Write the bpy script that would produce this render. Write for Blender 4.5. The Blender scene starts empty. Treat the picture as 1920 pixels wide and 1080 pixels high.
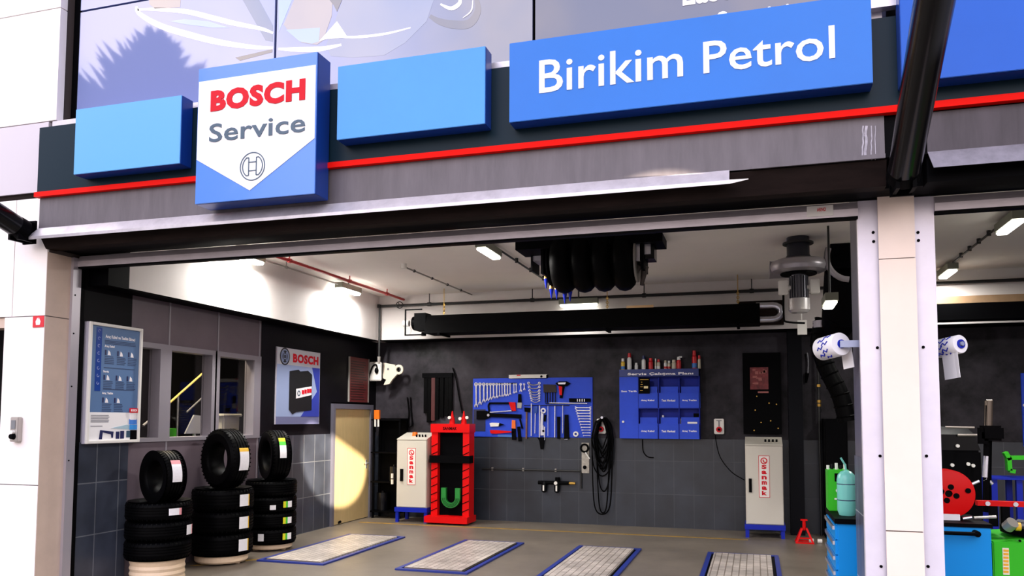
import bpy, bmesh, math, random
from mathutils import Vector, Matrix
random.seed(7)
C = bpy.context.scene.collection
PI = math.pi
# ---------------------------------------------------------------- camera
CAM = (6.4176, -6.2709, 1.7)
F_, CY_, PITCH, YAW, ROLL = 1495.05, 689.29, .0639, .2954, .0033
Fw = Vector((-math.sin(YAW)*math.cos(PITCH), math.cos(YAW)*math.cos(PITCH), math.sin(PITCH)))
R0 = Vector((math.cos(YAW), math.sin(YAW), 0))
U0 = R0.cross(Fw)
Rv = R0*math.cos(ROLL)+U0*math.sin(ROLL)
Uv = -R0*math.sin(ROLL)+U0*math.cos(ROLL)
cam = bpy.data.cameras.new('camera')
cam.sensor_width = 36; cam.lens = F_/1920*36; cam.shift_y = (CY_-540)/1920
cam.clip_end = 300
cob = bpy.data.objects.new('camera', cam); C.objects.link(cob)
cob.matrix_world = Matrix(((Rv.x, Uv.x, -Fw.x, CAM[0]), (Rv.y, Uv.y, -Fw.y, CAM[1]), (Rv.z, Uv.z, -Fw.z, CAM[2]), (0, 0, 0, 1)))
bpy.context.scene.camera = cob
# ---------------------------------------------------------------- sky
sc = bpy.context.scene
w = bpy.data.worlds.new('sky'); sc.world = w; w.use_nodes = True
nt = w.node_tree; N = nt.nodes; L = nt.links; N.clear()
out = N.new('ShaderNodeOutputWorld'); bg = N.new('ShaderNodeBackground')
tc = N.new('ShaderNodeTexCoord'); sx = N.new('ShaderNodeSeparateXYZ'); L.new(tc.outputs['Generated'], sx.inputs[0])
r1 = N.new('ShaderNodeValToRGB'); L.new(sx.outputs['Z'], r1.inputs[0])
r1.color_ramp.elements[0].position = 0; r1.color_ramp.elements[0].color = (.95, .8, .72, 1)
r1.color_ramp.elements[1].position = .75; r1.color_ramp.elements[1].color = (.5, .62, 1.0, 1)
e = r1.color_ramp.elements.new(.3); e.color = (.86, .84, .98, 1)
nz = N.new('ShaderNodeTexNoise'); nz.inputs['Scale'].default_value = 3.2; nz.inputs['Detail'].default_value = 5
L.new(tc.outputs['Generated'], nz.inputs['Vector'])
r2 = N.new('ShaderNodeValToRGB'); L.new(nz.outputs['Fac'], r2.inputs[0])
r2.color_ramp.elements[0].position = .45; r2.color_ramp.elements[0].color = (0, 0, 0, 1)
r2.color_ramp.elements[1].position = .62; r2.color_ramp.elements[1].color = (1, 1, 1, 1)
mx = N.new('ShaderNodeMix'); mx.data_type = 'RGBA'; L.new(r2.outputs[0], mx.inputs['Factor'])
L.new(r1.outputs[0], mx.inputs['A']); mx.inputs['B'].default_value = (1.25, 1.08, 1.0, 1)
# brighter towards the open yard on the left (where the sun went down behind cloud)
dt = N.new('ShaderNodeVectorMath'); dt.operation = 'DOT_PRODUCT'; L.new(tc.outputs['Generated'], dt.inputs[0])
dt.inputs[1].default_value = Vector((-.45, -.85, .35)).normalized()
mr = N.new('ShaderNodeMapRange'); L.new(dt.outputs['Value'], mr.inputs['Value'])
mr.inputs['From Min'].default_value = -.4; mr.inputs['From Max'].default_value = 1
mr.inputs['To Min'].default_value = .45; mr.inputs['To Max'].default_value = 3.3
# houses and trees close off the lowest strip of sky
hz = N.new('ShaderNodeMapRange'); L.new(sx.outputs['Z'], hz.inputs['Value']); hz.inputs['From Min'].default_value = .03; hz.inputs['From Max'].default_value = .2
hz.inputs['To Min'].default_value = .12; hz.inputs['To Max'].default_value = 1
ml = N.new('ShaderNodeMath'); ml.operation = 'MULTIPLY'; L.new(mr.outputs[0], ml.inputs[0]); L.new(hz.outputs[0], ml.inputs[1])
L.new(mx.outputs['Result'], bg.inputs['Color']); L.new(ml.outputs[0], bg.inputs['Strength']); L.new(bg.outputs[0], out.inputs['Surface'])
sc.view_settings.view_transform = 'Standard'; sc.view_settings.look = 'None'
sc.view_settings.gamma = 1; sc.view_settings.use_curve_mapping = False
sc.view_settings.exposure = 0.25
sc.cycles.use_denoising = True
sc.cycles.max_bounces = 8

def lamp(name, kind, loc, energy, color, to=None, **k):
    l = bpy.data.lights.new(name, kind); l.energy = energy; l.color = color
    for a, b in k.items(): setattr(l, a, b)
    o = bpy.data.objects.new(name, l); C.objects.link(o); o.location = loc
    if to is not None: o.rotation_euler = (Vector(to)-Vector(loc)).to_track_quat('-Z', 'Y').to_euler()
    return o
# low warm sunlight thrown back by a window across the yard; the shop front's header cuts its top edge
lamp('warm_sun_glint', 'SPOT', (13.3, -8, 5.75), 70000, (1, .86, .66), to=(0, 5.12, 1.05), spot_size=math.radians(4.45), spot_blend=.12, shadow_soft_size=.06)

# ---------------------------------------------------------------- helpers
def ray(u, v): return Fw+Rv*((u-960)/F_)-Uv*((v-CY_)/F_)
def hit(u, v, ax, val):
    d = ray(u, v); t = (val-CAM[ax])/d[ax]
    return Vector(CAM)+d*t
class Plane:
    """a wall: kind 'back' faces -Y, 'left' faces +X; (a, b) run along it and up, c stands off it"""
    def __init__(s, kind, off): s.k = kind; s.o = off
    def w(s, a, b, c=0): return Vector((a, s.o-c, b)) if s.k == 'back' else Vector((s.o+c, a, b))
    def px(s, u, v, c=0):
        p = hit(u, v, 1, s.o-c) if s.k == 'back' else hit(u, v, 0, s.o+c)
        return (p.x, p.z) if s.k == 'back' else (p.y, p.z)
class MB:
    def __init__(s): s.bm = bmesh.new()
    def hull8(s, v):
        vs = [s.bm.verts.new(p) for p in v]
        for f in ((0, 3, 2, 1), (4, 5, 6, 7), (0, 1, 5, 4), (1, 2, 6, 5), (2, 3, 7, 6), (3, 0, 4, 7)): s.bm.faces.new([vs[i] for i in f])
        return s
    def box(s, x0, x1, y0, y1, z0, z1):
        return s.hull8([(x0, y0, z0), (x1, y0, z0), (x1, y1, z0), (x0, y1, z0), (x0, y0, z1), (x1, y0, z1), (x1, y1, z1), (x0, y1, z1)])
    def poly(s, P, pts, c0, c1):
        n = len(pts)
        A = [s.bm.verts.new(P.w(a, b, c0)) for a, b in pts]; B = [s.bm.verts.new(P.w(a, b, c1)) for a, b in pts]
        s.bm.faces.new(A[::-1]); s.bm.faces.new(B)
        for i in range(n): s.bm.faces.new((A[i], A[(i+1) % n], B[(i+1) % n], B[i]))
        return s
    def pbox(s, P, a0, a1, b0, b1, c0, c1): return s.poly(P, [(a0, b0), (a1, b0), (a1, b1), (a0, b1)], c0, c1)
    def bar(s, P, p, q, w_, c0, c1):
        d = Vector((q[0]-p[0], q[1]-p[1])); n = Vector((-d.y, d.x)).normalized()*w_/2
        return s.poly(P, [(p[0]-n.x, p[1]-n.y), (q[0]-n.x, q[1]-n.y), (q[0]+n.x, q[1]+n.y), (p[0]+n.x, p[1]+n.y)], c0, c1)
    def lathe(s, o, axis, prof, seg=24, close=False):
        o = Vector(o); ax = Vector(axis).normalized(); t = ax.orthogonal().normalized(); b = ax.cross(t)
        rings = []
        for r, h in prof:
            if r < 1e-6: rings.append([s.bm.verts.new(o+ax*h)])
            else: rings.append([s.bm.verts.new(o+ax*h+(t*math.cos(2*PI*i/seg)+b*math.sin(2*PI*i/seg))*r) for i in range(seg)])
        k = len(rings)
        for j in range(k if close else k-1):
            A, B = rings[j], rings[(j+1) % k]
            for i in range(seg):
                i2 = (i+1) % seg
                if len(A) == 1 and len(B) == 1: continue
                if len(A) == 1: s.bm.faces.new((A[0], B[i], B[i2]))
                elif len(B) == 1: s.bm.faces.new((A[i], A[i2], B[0]))
                else: s.bm.faces.new((A[i], A[i2], B[i2], B[i]))
        return s
    def cyl(s, p, q, r, r2=None, seg=16):
        p = Vector(p); q = Vector(q); h = (q-p).length
        return s.lathe(p, q-p, [(0, 0), (r, 0), (r if r2 is None else r2, h), (0, h)], seg)
    def sph(s, c, r, sz=1, seg=14):
        n = 8
        return s.lathe(c, (0, 0, 1), [(r*math.sin(PI*i/n), -r*sz*math.cos(PI*i/n)) for i in range(n+1)], seg)
    def torus(s, c, axis, R, r, seg=32, n=10):
        return s.lathe(c, axis, [(R+r*math.cos(2*PI*i/n), r*math.sin(2*PI*i/n)) for i in range(n)], seg, close=True)
    def tube(s, pts, r, seg=8):
        pts = [Vector(p) for p in pts]; rings = []; prev = None
        for i, p in enumerate(pts):
            d = (pts[min(i+1, len(pts)-1)]-pts[max(i-1, 0)]).normalized()
            if prev is None: t = d.orthogonal().normalized()
            else:
                t = prev-d*prev.dot(d); t = t.normalized() if t.length > 1e-6 else d.orthogonal().normalized()
            prev = t; b = d.cross(t)
            rings.append([s.bm.verts.new(p+(t*math.cos(2*PI*k/seg)+b*math.sin(2*PI*k/seg))*r) for k in range(seg)])
        for A, B in zip(rings, rings[1:]):
            for k in range(seg): s.bm.faces.new((A[k], A[(k+1) % seg], B[(k+1) % seg], B[k]))
        s.bm.faces.new(rings[0][::-1]); s.bm.faces.new(rings[-1])
        return s
    def build(s, name, mat, parent=None, smooth=False, bevel=0):
        bmesh.ops.recalc_face_normals(s.bm, faces=s.bm.faces)
        if bevel: bmesh.ops.bevel(s.bm, geom=[e for e in s.bm.edges if len(e.link_faces) == 2 and e.calc_face_angle() > .6], offset=bevel, segments=2, affect='EDGES', clamp_overlap=True)
        me = bpy.data.meshes.new(name); s.bm.to_mesh(me); s.bm.free()
        if smooth:
            for p in me.polygons: p.use_smooth = True
            me.set_sharp_from_angle(angle=.7)
        return link(me, name, mat, parent)
def wm(o):
    m = o.matrix_basis.copy()
    while o.parent: o = o.parent; m = o.matrix_basis @ m
    return m
def link(me, name, mat, parent=None):
    o = bpy.data.objects.new(name, me); C.objects.link(o)
    if mat: me.materials.append(mat)
    if parent:
        me.transform(wm(parent).inverted()); o.parent = parent
    else:
        vs = [v.co for v in me.vertices]
        b = Vector(((min(v.x for v in vs)+max(v.x for v in vs))/2, (min(v.y for v in vs)+max(v.y for v in vs))/2, min(v.z for v in vs)))
        me.transform(Matrix.Translation(-b)); o.location = b
    return o
def tag(o, label, cat, group=None, kind=None):
    o['label'] = label; o['category'] = cat
    if group: o['group'] = group
    if kind: o['kind'] = kind
    return o
def thing(name, label, cat, loc, rz=0, group=None):
    o = bpy.data.objects.new(name, None); C.objects.link(o); o.location = loc; o.rotation_euler = (0, 0, rz); o.empty_display_size = .1
    return tag(o, label, cat, group)
def struct(o): o['kind'] = 'structure'; return o
def smooth_path(pts, n=8):
    pts = [Vector(p) for p in pts]; o = []
    P = [pts[0]]+pts+[pts[-1]]
    for i in range(1, len(P)-2):
        for k in range(n):
            t = k/n; a, b, c, d = P[i-1], P[i], P[i+1], P[i+2]
            o.append(.5*((2*b)+(c-a)*t+(2*a-5*b+4*c-d)*t*t+(-a+3*b-3*c+d)*t**3))
    o.append(pts[-1]); return o
_tx = {}
def text(s, P, a0, a1, b0, b1, c, mat, parent, name='lettering', bold=0, depth=.002, keep=False):
    """lettering fitted into the rectangle a0..a1 x b0..b1 of plane P"""
    cu = bpy.data.curves.new('t', 'FONT'); cu.body = s; cu.size = 1; cu.offset = bold; cu.extrude = .02; cu.resolution_u = 3; cu.space_character = 1+bold*2.2
    to = bpy.data.objects.new('t', cu); C.objects.link(to)
    dg = bpy.context.evaluated_depsgraph_get(); me = bpy.data.meshes.new_from_object(to.evaluated_get(dg))
    bpy.data.objects.remove(to); bpy.data.curves.remove(cu)
    xs = [v.co.x for v in me.vertices]; ys = [v.co.y for v in me.vertices]; x0, x1, y0, y1 = min(xs), max(xs), min(ys), max(ys)
    for v in me.vertices:
        a = a0+(v.co.x-x0)/(x1-x0)*(a1-a0); b = b0+(v.co.y-y0)/(y1-y0)*(b1-b0)
        v.co = P.w(a, b, c+(depth if v.co.z > 0 else 0))
    return link(me, name, mat, parent)

_m = {}
def lin(c): return tuple(((x/255)/12.92 if x/255 <= .04045 else ((x/255+.055)/1.055)**2.4) for x in c)
def mat(name, rgb, rough=.5, metal=0, var=0, vscale=3, emit=0, spec=.5, bump=0, bscale=40, stretch=None, coat=0):
    if name in _m: return _m[name]
    m = bpy.data.materials.new(name); m.use_nodes = True; t = m.node_tree; b = t.nodes['Principled BSDF']
    c = (*lin(rgb), 1)
    b.inputs['Base Color'].default_value = c; b.inputs['Roughness'].default_value = rough; b.inputs['Metallic'].default_value = metal
    b.inputs['Specular IOR Level'].default_value = spec; b.inputs['Coat Weight'].default_value = coat
    if emit: b.inputs['Emission Color'].default_value = c; b.inputs['Emission Strength'].default_value = emit
    g = t.nodes.new('ShaderNodeNewGeometry'); src = g.outputs['Position']
    if stretch:
        mp = t.nodes.new('ShaderNodeMapping'); mp.inputs['Scale'].default_value = stretch; t.links.new(src, mp.inputs['Vector']); src = mp.outputs[0]
    if var:
        n = t.nodes.new('ShaderNodeTexNoise'); n.inputs['Scale'].default_value = vscale; n.inputs['Detail'].default_value = 6; n.inputs['Roughness'].default_value = .65
        t.links.new(src, n.inputs['Vector'])
        r = t.nodes.new('ShaderNodeMapRange'); r.inputs['From Min'].default_value = .3; r.inputs['From Max'].default_value = .7
        r.inputs['To Min'].default_value = 1-var; r.inputs['To Max'].default_value = 1+var; t.links.new(n.outputs['Fac'], r.inputs['Value'])
        mu = t.nodes.new('ShaderNodeVectorMath'); mu.operation = 'SCALE'; mu.inputs[0].default_value = c[:3]; t.links.new(r.outputs[0], mu.inputs['Scale'])
        t.links.new(mu.outputs[0], b.inputs['Base Color'])
    if bump:
        n2 = t.nodes.new('ShaderNodeTexNoise'); n2.inputs['Scale'].default_value = bscale; t.links.new(src, n2.inputs['Vector'])
        bp = t.nodes.new('ShaderNodeBump'); bp.inputs['Strength'].default_value = bump; bp.inputs['Distance'].default_value = .01
        t.links.new(n2.outputs['Fac'], bp.inputs['Height']); t.links.new(bp.outputs[0], b.inputs['Normal'])
    _m[name] = m; return m
def tile_mat(name, rgb, grout, wx, wz, axis, rough=.35, gap=.012, var=.35):
    m = bpy.data.materials.new(name); m.use_nodes = True; t = m.node_tree; b = t.nodes['Principled BSDF']
    g = t.nodes.new('ShaderNodeNewGeometry'); s_ = t.nodes.new('ShaderNodeSeparateXYZ'); t.links.new(g.outputs['Position'], s_.inputs[0])
    cb = t.nodes.new('ShaderNodeCombineXYZ'); t.links.new(s_.outputs[axis[0]], cb.inputs[0]); t.links.new(s_.outputs[axis[1]], cb.inputs[1])
    br = t.nodes.new('ShaderNodeTexBrick'); br.offset = 0; t.links.new(cb.outputs[0], br.inputs['Vector'])
    br.inputs['Scale'].default_value = 1; br.inputs['Brick Width'].default_value = wx; br.inputs['Row Height'].default_value = wz
    br.inputs['Mortar Size'].default_value = gap/2; br.inputs['Mortar Smooth'].default_value = .1
    br.inputs['Color1'].default_value = (*lin(rgb), 1); br.inputs['Color2'].default_value = (*[x*.72 for x in lin(rgb)], 1); br.inputs['Mortar'].default_value = (*lin(grout), 1)
    n = t.nodes.new('ShaderNodeTexNoise'); n.inputs['Scale'].default_value = 2.2; n.inputs['Detail'].default_value = 7; t.links.new(g.outputs['Position'], n.inputs['Vector'])
    r = t.nodes.new('ShaderNodeMapRange'); r.inputs['From Min'].default_value = .3; r.inputs['From Max'].default_value = .7; r.inputs['To Min'].default_value = 1-var; r.inputs['To Max'].default_value = 1+var
    t.links.new(n.outputs['Fac'], r.inputs['Value'])
    mu = t.nodes.new('ShaderNodeVectorMath'); mu.operation = 'SCALE'; t.links.new(br.outputs['Color'], mu.inputs[0]); t.links.new(r.outputs[0], mu.inputs['Scale'])
    t.links.new(mu.outputs[0], b.inputs['Base Color']); b.inputs['Roughness'].default_value = rough
    bp = t.nodes.new('ShaderNodeBump'); bp.inputs['Strength'].default_value = .4; bp.inputs['Distance'].default_value = .004; bp.invert = True
    t.links.new(br.outputs['Fac'], bp.inputs['Height']); t.links.new(bp.outputs[0], b.inputs['Normal'])
    return m
def glass_mat(name, tint=(1, 1, 1), refl=.03):
    m = bpy.data.materials.new(name); m.use_nodes = True; t = m.node_tree; t.nodes.clear()
    o = t.nodes.new('ShaderNodeOutputMaterial'); a = t.nodes.new('ShaderNodeBsdfTransparent'); g = t.nodes.new('ShaderNodeBsdfGlossy'); x = t.nodes.new('ShaderNodeMixShader')
    a.inputs[0].default_value = (*tint, 1); g.inputs['Roughness'].default_value = .02
    x.inputs[0].default_value = refl
    t.links.new(a.outputs[0], x.inputs[1]); t.links.new(g.outputs[0], x.inputs[2]); t.links.new(x.outputs[0], o.inputs[0])
    return m
def film_mat(name, rgb, refl=.3, rough=.03, rgb2=None):
    """printed window film: print colour under a mirror-like pane"""
    m = bpy.data.materials.new(name); m.use_nodes = True; t = m.node_tree; b = t.nodes['Principled BSDF']
    b.inputs['Base Color'].default_value = (*lin(rgb), 1); b.inputs['Roughness'].default_value = .6
    if rgb2:
        g = t.nodes.new('ShaderNodeNewGeometry'); s_ = t.nodes.new('ShaderNodeSeparateXYZ'); t.links.new(g.outputs['Position'], s_.inputs[0])
        mr = t.nodes.new('ShaderNodeMapRange'); mr.inputs['From Min'].default_value = 2.3; mr.inputs['From Max'].default_value = 4.4; t.links.new(s_.outputs[0], mr.inputs['Value'])
        mx = t.nodes.new('ShaderNodeMix'); mx.data_type = 'RGBA'; t.links.new(mr.outputs[0], mx.inputs['Factor'])
        mx.inputs['A'].default_value = (*lin(rgb), 1); mx.inputs['B'].default_value = (*lin(rgb2), 1); t.links.new(mx.outputs['Result'], b.inputs['Base Color'])
    g2 = t.nodes.new('ShaderNodeBsdfGlossy'); g2.inputs['Roughness'].default_value = rough; x = t.nodes.new('ShaderNodeMixShader'); x.inputs[0].default_value = refl
    t.links.new(b.outputs[0], x.inputs[1]); t.links.new(g2.outputs[0], x.inputs[2]); t.links.new(x.outputs[0], t.nodes['Material Output'].inputs[0])
    return m

M_white = mat('white_cladding', (248, 240, 236), .35, var=.03)
M_beige = mat('beige_cladding', (238, 218, 200), .4, var=.04)
M_reveal = mat('reveal_beige', (205, 182, 165), .5, var=.08)
M_alu = mat('painted_aluminium', (196, 192, 206), .4, metal=.2, var=.08, stretch=(1, 1, .4), vscale=6)
M_steel = mat('bright_steel', (205, 205, 215), .3, metal=.9)
M_fascia = mat('weathered_sheet', (98, 92, 97), .5, metal=.15, var=.18, vscale=5, stretch=(2.5, 1, .35))
M_lip = mat('sheet_lip', (205, 200, 205), .35, metal=.4, var=.15, vscale=8)
M_brown = mat('brown_boxing', (30, 22, 20), .6, var=.4, vscale=5, stretch=(.4, 1, 2), spec=.06)
M_black = mat('black_paint', (4, 4, 6), .55, spec=.04)
M_blackg = mat('black_gloss', (6, 7, 12), .25, spec=.2, coat=.12)
M_rubber = mat('black_rubber', (3, 3, 4), .5, spec=.05)
M_dark = mat('dark_backing', (16, 38, 50), .35, spec=.12)
M_red = mat('red_stripe', (240, 18, 8), .5, spec=.08)
M_sign = mat('sign_blue', (66, 150, 228), .3, spec=.3, coat=.12, var=.05, vscale=1)
M_signd = mat('sign_side_blue', (18, 62, 150), .3)
M_bosch = mat('emblem_sign_blue', (78, 134, 222), .25, coat=.15)
M_wsign = mat('sign_white', (245, 243, 245), .25, coat=.3)
M_rlet = mat('letter_red', (212, 22, 40), .5, spec=.15)
M_slate = mat('letter_slate', (60, 85, 105), .35)
M_wlet = mat('letter_white', (245, 240, 245), .4)
M_ceil = mat('ceiling_paint', (240, 235, 229), .8, var=.03, vscale=1)
M_bulk = mat('bulkhead_paint', (216, 210, 208), .7, var=.03)
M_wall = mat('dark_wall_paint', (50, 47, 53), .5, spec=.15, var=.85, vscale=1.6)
M_part = mat('partition_panel', (104, 92, 100), .4, metal=.1, var=.08)
M_pframe = mat('partition_frame', (150, 144, 152), .4, metal=.3)
M_tileB = tile_mat('tiles_back', (40, 45, 55), (58, 61, 68), .305, .52, (0, 2))
M_tileL = tile_mat('tiles_left', (60, 65, 78), (105, 108, 115), .3, .52, (1, 2))
M_floor = mat('concrete_floor', (110, 101, 90), .42, var=.22, vscale=1.3, bump=.1)
M_yel = mat('floor_line_yellow', (150, 118, 50), .6, var=.3, vscale=6)
M_blue = mat('enamel_blue', (20, 38, 165), .4, spec=.2)
M_board = mat('board_blue', (44, 76, 206), .4, var=.08, spec=.2)
M_boardd = mat('pocket_blue', (16, 36, 150), .45, spec=.2)
M_grey = mat('cabinet_light_grey', (205, 200, 188), .4)
M_mred = mat('machine_red', (214, 12, 14), .4, spec=.15)
M_green = mat('machine_green', (55, 185, 35), .4, spec=.2)
M_lblue = mat('chest_blue', (12, 142, 220), .4, spec=.2)
M_wood = mat('beige_door', (196, 172, 124), .45, var=.08, stretch=(6, 6, .6), vscale=5)
M_chrome = mat('chrome_tool', (215, 215, 225), .25, metal=.8)
M_plw = mat('white_plastic', (235, 232, 226), .4)
M_paper = mat('paper', (240, 238, 240), .7)
M_orange = mat('orange_plastic', (235, 110, 20), .4)
M_gold = mat('brass', (190, 150, 70), .35, metal=.7)
M_cyan = mat('cyan_sign', (60, 190, 225), .4)
M_tube = mat('lamp_diffuser', (255, 252, 243), .4, emit=30)
M_dim = mat('lamp_diffuser_soft', (255, 252, 240), .4, emit=5)
M_pipe = mat('pipe_black', (20, 20, 22), .5)
M_pipeg = mat('conduit_grey', (140, 135, 130), .5)
M_pipr = mat('pipe_red', (170, 30, 30), .4)
M_base = mat('wooden_disc', (232, 205, 172), .6, var=.06)
M_glass = glass_mat('window_glass')
D = 6.545
PB = Plane('back', D); PLW = Plane('left', 0)
# ================================================================ setting
struct(MB().box(-6, 14, -40, 8, -.1, 0).build('floor', M_floor))
struct(MB().box(-3.2, 13, 0.02, 8, 3.8, 3.95).build('ceiling', M_ceil))
struct(MB().box(0, 12.5, D, D+.15, 1.39, 3.08).build('wall_back', M_wall))
o = MB().box(0, 12.5, D-.012, D+.15, 0, 1.39).build('trim_1', M_tileB); struct(o)
struct(MB().box(-.15, 12.5, 6.15, D+.1, 3.042, 3.8).build('wall_back_bulkhead', M_bulk))
struct(MB().box(-.15, .24, .405, 6.15, 3.033, 3.8).build('wall_left_bulkhead', M_bulk))
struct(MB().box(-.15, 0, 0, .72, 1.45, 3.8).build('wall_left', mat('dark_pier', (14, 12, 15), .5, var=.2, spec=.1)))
struct(MB().box(-.15, .235, .41, 6.12, 3.018, 3.033).build('underside_shade_left', M_black))  # thin black slab added as painted shade under the left bulkhead
struct(MB().box(.25, 12.4, 6.16, 6.54, 3.028, 3.042).build('underside_shade_back', M_black))  # shade under the back bulkhead, put in as a black slab
struct(MB().box(-.0, .245, .12, .40, 3.02, 3.8).build('wall_left_beam', M_black))
struct(MB().box(-.15, .01, 0, .72, 0, 1.45).build('trim_2', M_tileL))
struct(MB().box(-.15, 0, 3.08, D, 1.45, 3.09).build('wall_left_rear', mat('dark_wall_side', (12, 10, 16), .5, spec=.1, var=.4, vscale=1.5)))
struct(MB().box(-.15, .01, 3.08, 4.98, 0, 1.45).build('trim_3', M_tileL))
struct(MB().box(-.15, .01, 6.36, D, 0, 1.45).build('trim_4', M_tileL))
# partition with three window openings
m = MB()
m.box(-.06, 0, .72, 3.08, 2.53, 3.09).box(-.06, 0, .72, 3.08, 0, 1.43)
o = struct(m.build('wall_partition', M_part))
for y in (1.3, 2.17, 3.04):
    MB().box(0, .006, y-.012, y+.012, 2.53, 3.09).build('seam', M_pframe, o)
    MB().box(0, .006, y-.012, y+.012, 0, 1.43).build('seam', M_pframe, o)
wy = [(.74, 1.16, 'window_1'), (1.34, 2.06, 'window_2'), (2.21, 2.93, 'window_3')]
for a, b, n in wy:
    f = MB(); a2 = a-.09 if n != 'window_1' else a-.02; b2 = b+.075
    f.box(-.14, .012, b, b+.09 if n != 'window_3' else b+.15, 1.43, 2.53).box(-.14, .012, a-.09 if n != 'window_1' else a-.02, a, 1.43, 2.53)
    f.box(-.14, .012, a, b, 2.47, 2.53).box(-.14, .012, a, b, 1.43, 1.475)
    o = struct(f.build(n, M_pframe)); MB().box(-.12, -.11, a, b, 1.475, 2.47).build('pane', M_glass, o)
# side room behind the partition
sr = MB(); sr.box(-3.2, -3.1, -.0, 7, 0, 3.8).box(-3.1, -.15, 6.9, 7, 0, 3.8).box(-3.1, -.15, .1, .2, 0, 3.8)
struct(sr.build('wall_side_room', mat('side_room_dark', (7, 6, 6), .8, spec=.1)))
PR = Plane('left', -1.3)
t = thing('stair_handrail', 'slanted brass-coloured stair handrail seen through the middle partition window', 'handrail', (-1.3, 2.6, 0))
p = PR.px(316, 757); q = PR.px(397, 685)
MB().tube([PR.w(*p), PR.w(*q)], .016).build('rail', mat('rail_brass', (235, 205, 120), .3, metal=.3, emit=.0), t)
for u, v in ((334, 742), (384, 698)):
    a, b = PR.px(u, v); MB().cyl(PR.w(a, b), PR.w(a, .0), .015).build('post', M_steel, t)
p = PR.px(350, 773); q = PR.px(378, 747); MB().tube([PR.w(*p), PR.w(*q)], .014).build('lower_rail', M_steel, t)
t = MB(); p = PR.px(268, 798); q = PR.px(300, 772); t.tube([PR.w(*p), PR.w(*q)], .016)
tag(t.build('handrail', M_steel), 'thin grey slanted rail seen through the partition window beside the poster case', 'handrail')
PR2 = Plane('left', -.6)
pts = [PR2.px(345, 813), PR2.px(362, 778), PR2.px(388, 781), PR2.px(372, 813)]
pts = [pts[0], pts[3], pts[2], pts[1]]; a0 = [x for x, _ in pts]
m = MB(); m.poly(PR2, pts, 0, .02); m.cyl((-.62, sum(a0)/4, .0), (-.62, sum(a0)/4, 1.5), .02)
tag(m.build('tilted_display_board', mat('board_grey', (190, 188, 192), .5)), 'pale tilted board on a stand behind the middle partition window', 'board')
a0, b0 = PR2.px(418, 812); a1, b1 = PR2.px(455, 776)
t = thing('water_dispenser', 'white boxy dispenser behind the partition window nearest the battery poster', 'dispenser', (-.8, (a0+a1)/2, 0))
MB().box(-.95, -.62, a0+.03, a1-.03, 0, b1-.02).build('body', M_plw, t, bevel=.02)
MB().box(-.98, -.6, a0, a1, b1-.04, b1).build('top', M_plw, t, bevel=.01)
MB().lathe((-.62, (a0+a1)/2+.06, b1-.3), (1, 0, 0), [(0, 0), (.09, 0), (.1, .01), (0, .015)]).build('panel', M_grey, t)
a0, b0 = PR2.px(317, 813); a1, b1 = PR2.px(331, 803)
m = MB(); m.box(-.8, -.6, a0, a1, 1.0, b1)
m.box(-.78, -.62, a0+.02, a1-.02, .0, 1.0)
tag(m.build('green_crate', mat('crate_green', (70, 190, 30), .5)), 'small green box low behind the middle partition window', 'box')

lamp('side_room_lamp', 'POINT', (-.75, 2.7, 3.3), 140, (1, .85, .6), shadow_soft_size=.15)
# door in the left wall
P0 = PLW
fr = MB(); fr.box(-.15, .05, 4.98, 5.05, 0, 1.93).box(-.15, .05, 6.27, 6.36, 0, 1.93).box(-.15, .05, 5.05, 6.27, 1.85, 1.93)
d1 = struct(fr.build('door_1', mat('door_frame_grey', (110, 108, 122), .4, metal=.2)))
lf = MB().box(-.04, .02, 5.05, 6.27, .01, 1.85).build('door_leaf', M_wood, d1)
h = MB(); h.cyl((.02, 6.17, .93), (.07, 6.17, .93), .012).cyl((.065, 6.18, .93), (.065, 6.06, .93), .011).box(.02, .027, 6.145, 6.195, .84, .99)
h.build('door_handle', M_chrome, lf)
h = MB(); h.cyl((.02, 5.25, .03), (.06, 5.25, .05), .02).build('door_stop', M_black, lf)
struct(MB().box(-.15, 0, 4.98, 6.36, 1.93, 1.95).build('trim_5', M_black))
# partition pier and right-hand shop walls
struct(MB().box(7.17, 7.65, .0, .55, 1.42, 3.8).build('wall_pier', mat('pier_grey', (98, 96, 110), .35, var=.12)))
struct(MB().box(7.163, 7.657, .0, .56, 0, 1.42).build('trim_6', tile_mat('tiles_pier', (88, 92, 112), (165, 165, 175), .2, .5, (1, 2), gap=.01)))
struct(MB().box(12.4, 12.5, 0, D, 0, 3.8).build('wall_right', M_wall))
# roof mass and facade above the opening
struct(MB().box(-3.2, 13, -.28, .02, 3.31, 4.4).build('wall_front_header', M_black))
struct(MB().box(-3.2, -.75, 1.2, 1.3, 0, 3.3).build('wall_neighbour', M_black))
struct(MB().box(-4.5, 13, -.18, .1, 4.4, 7.2).build('wall_front_upper', M_black))

# ================================================================ facade
PF = Plane('back', 0)
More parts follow.
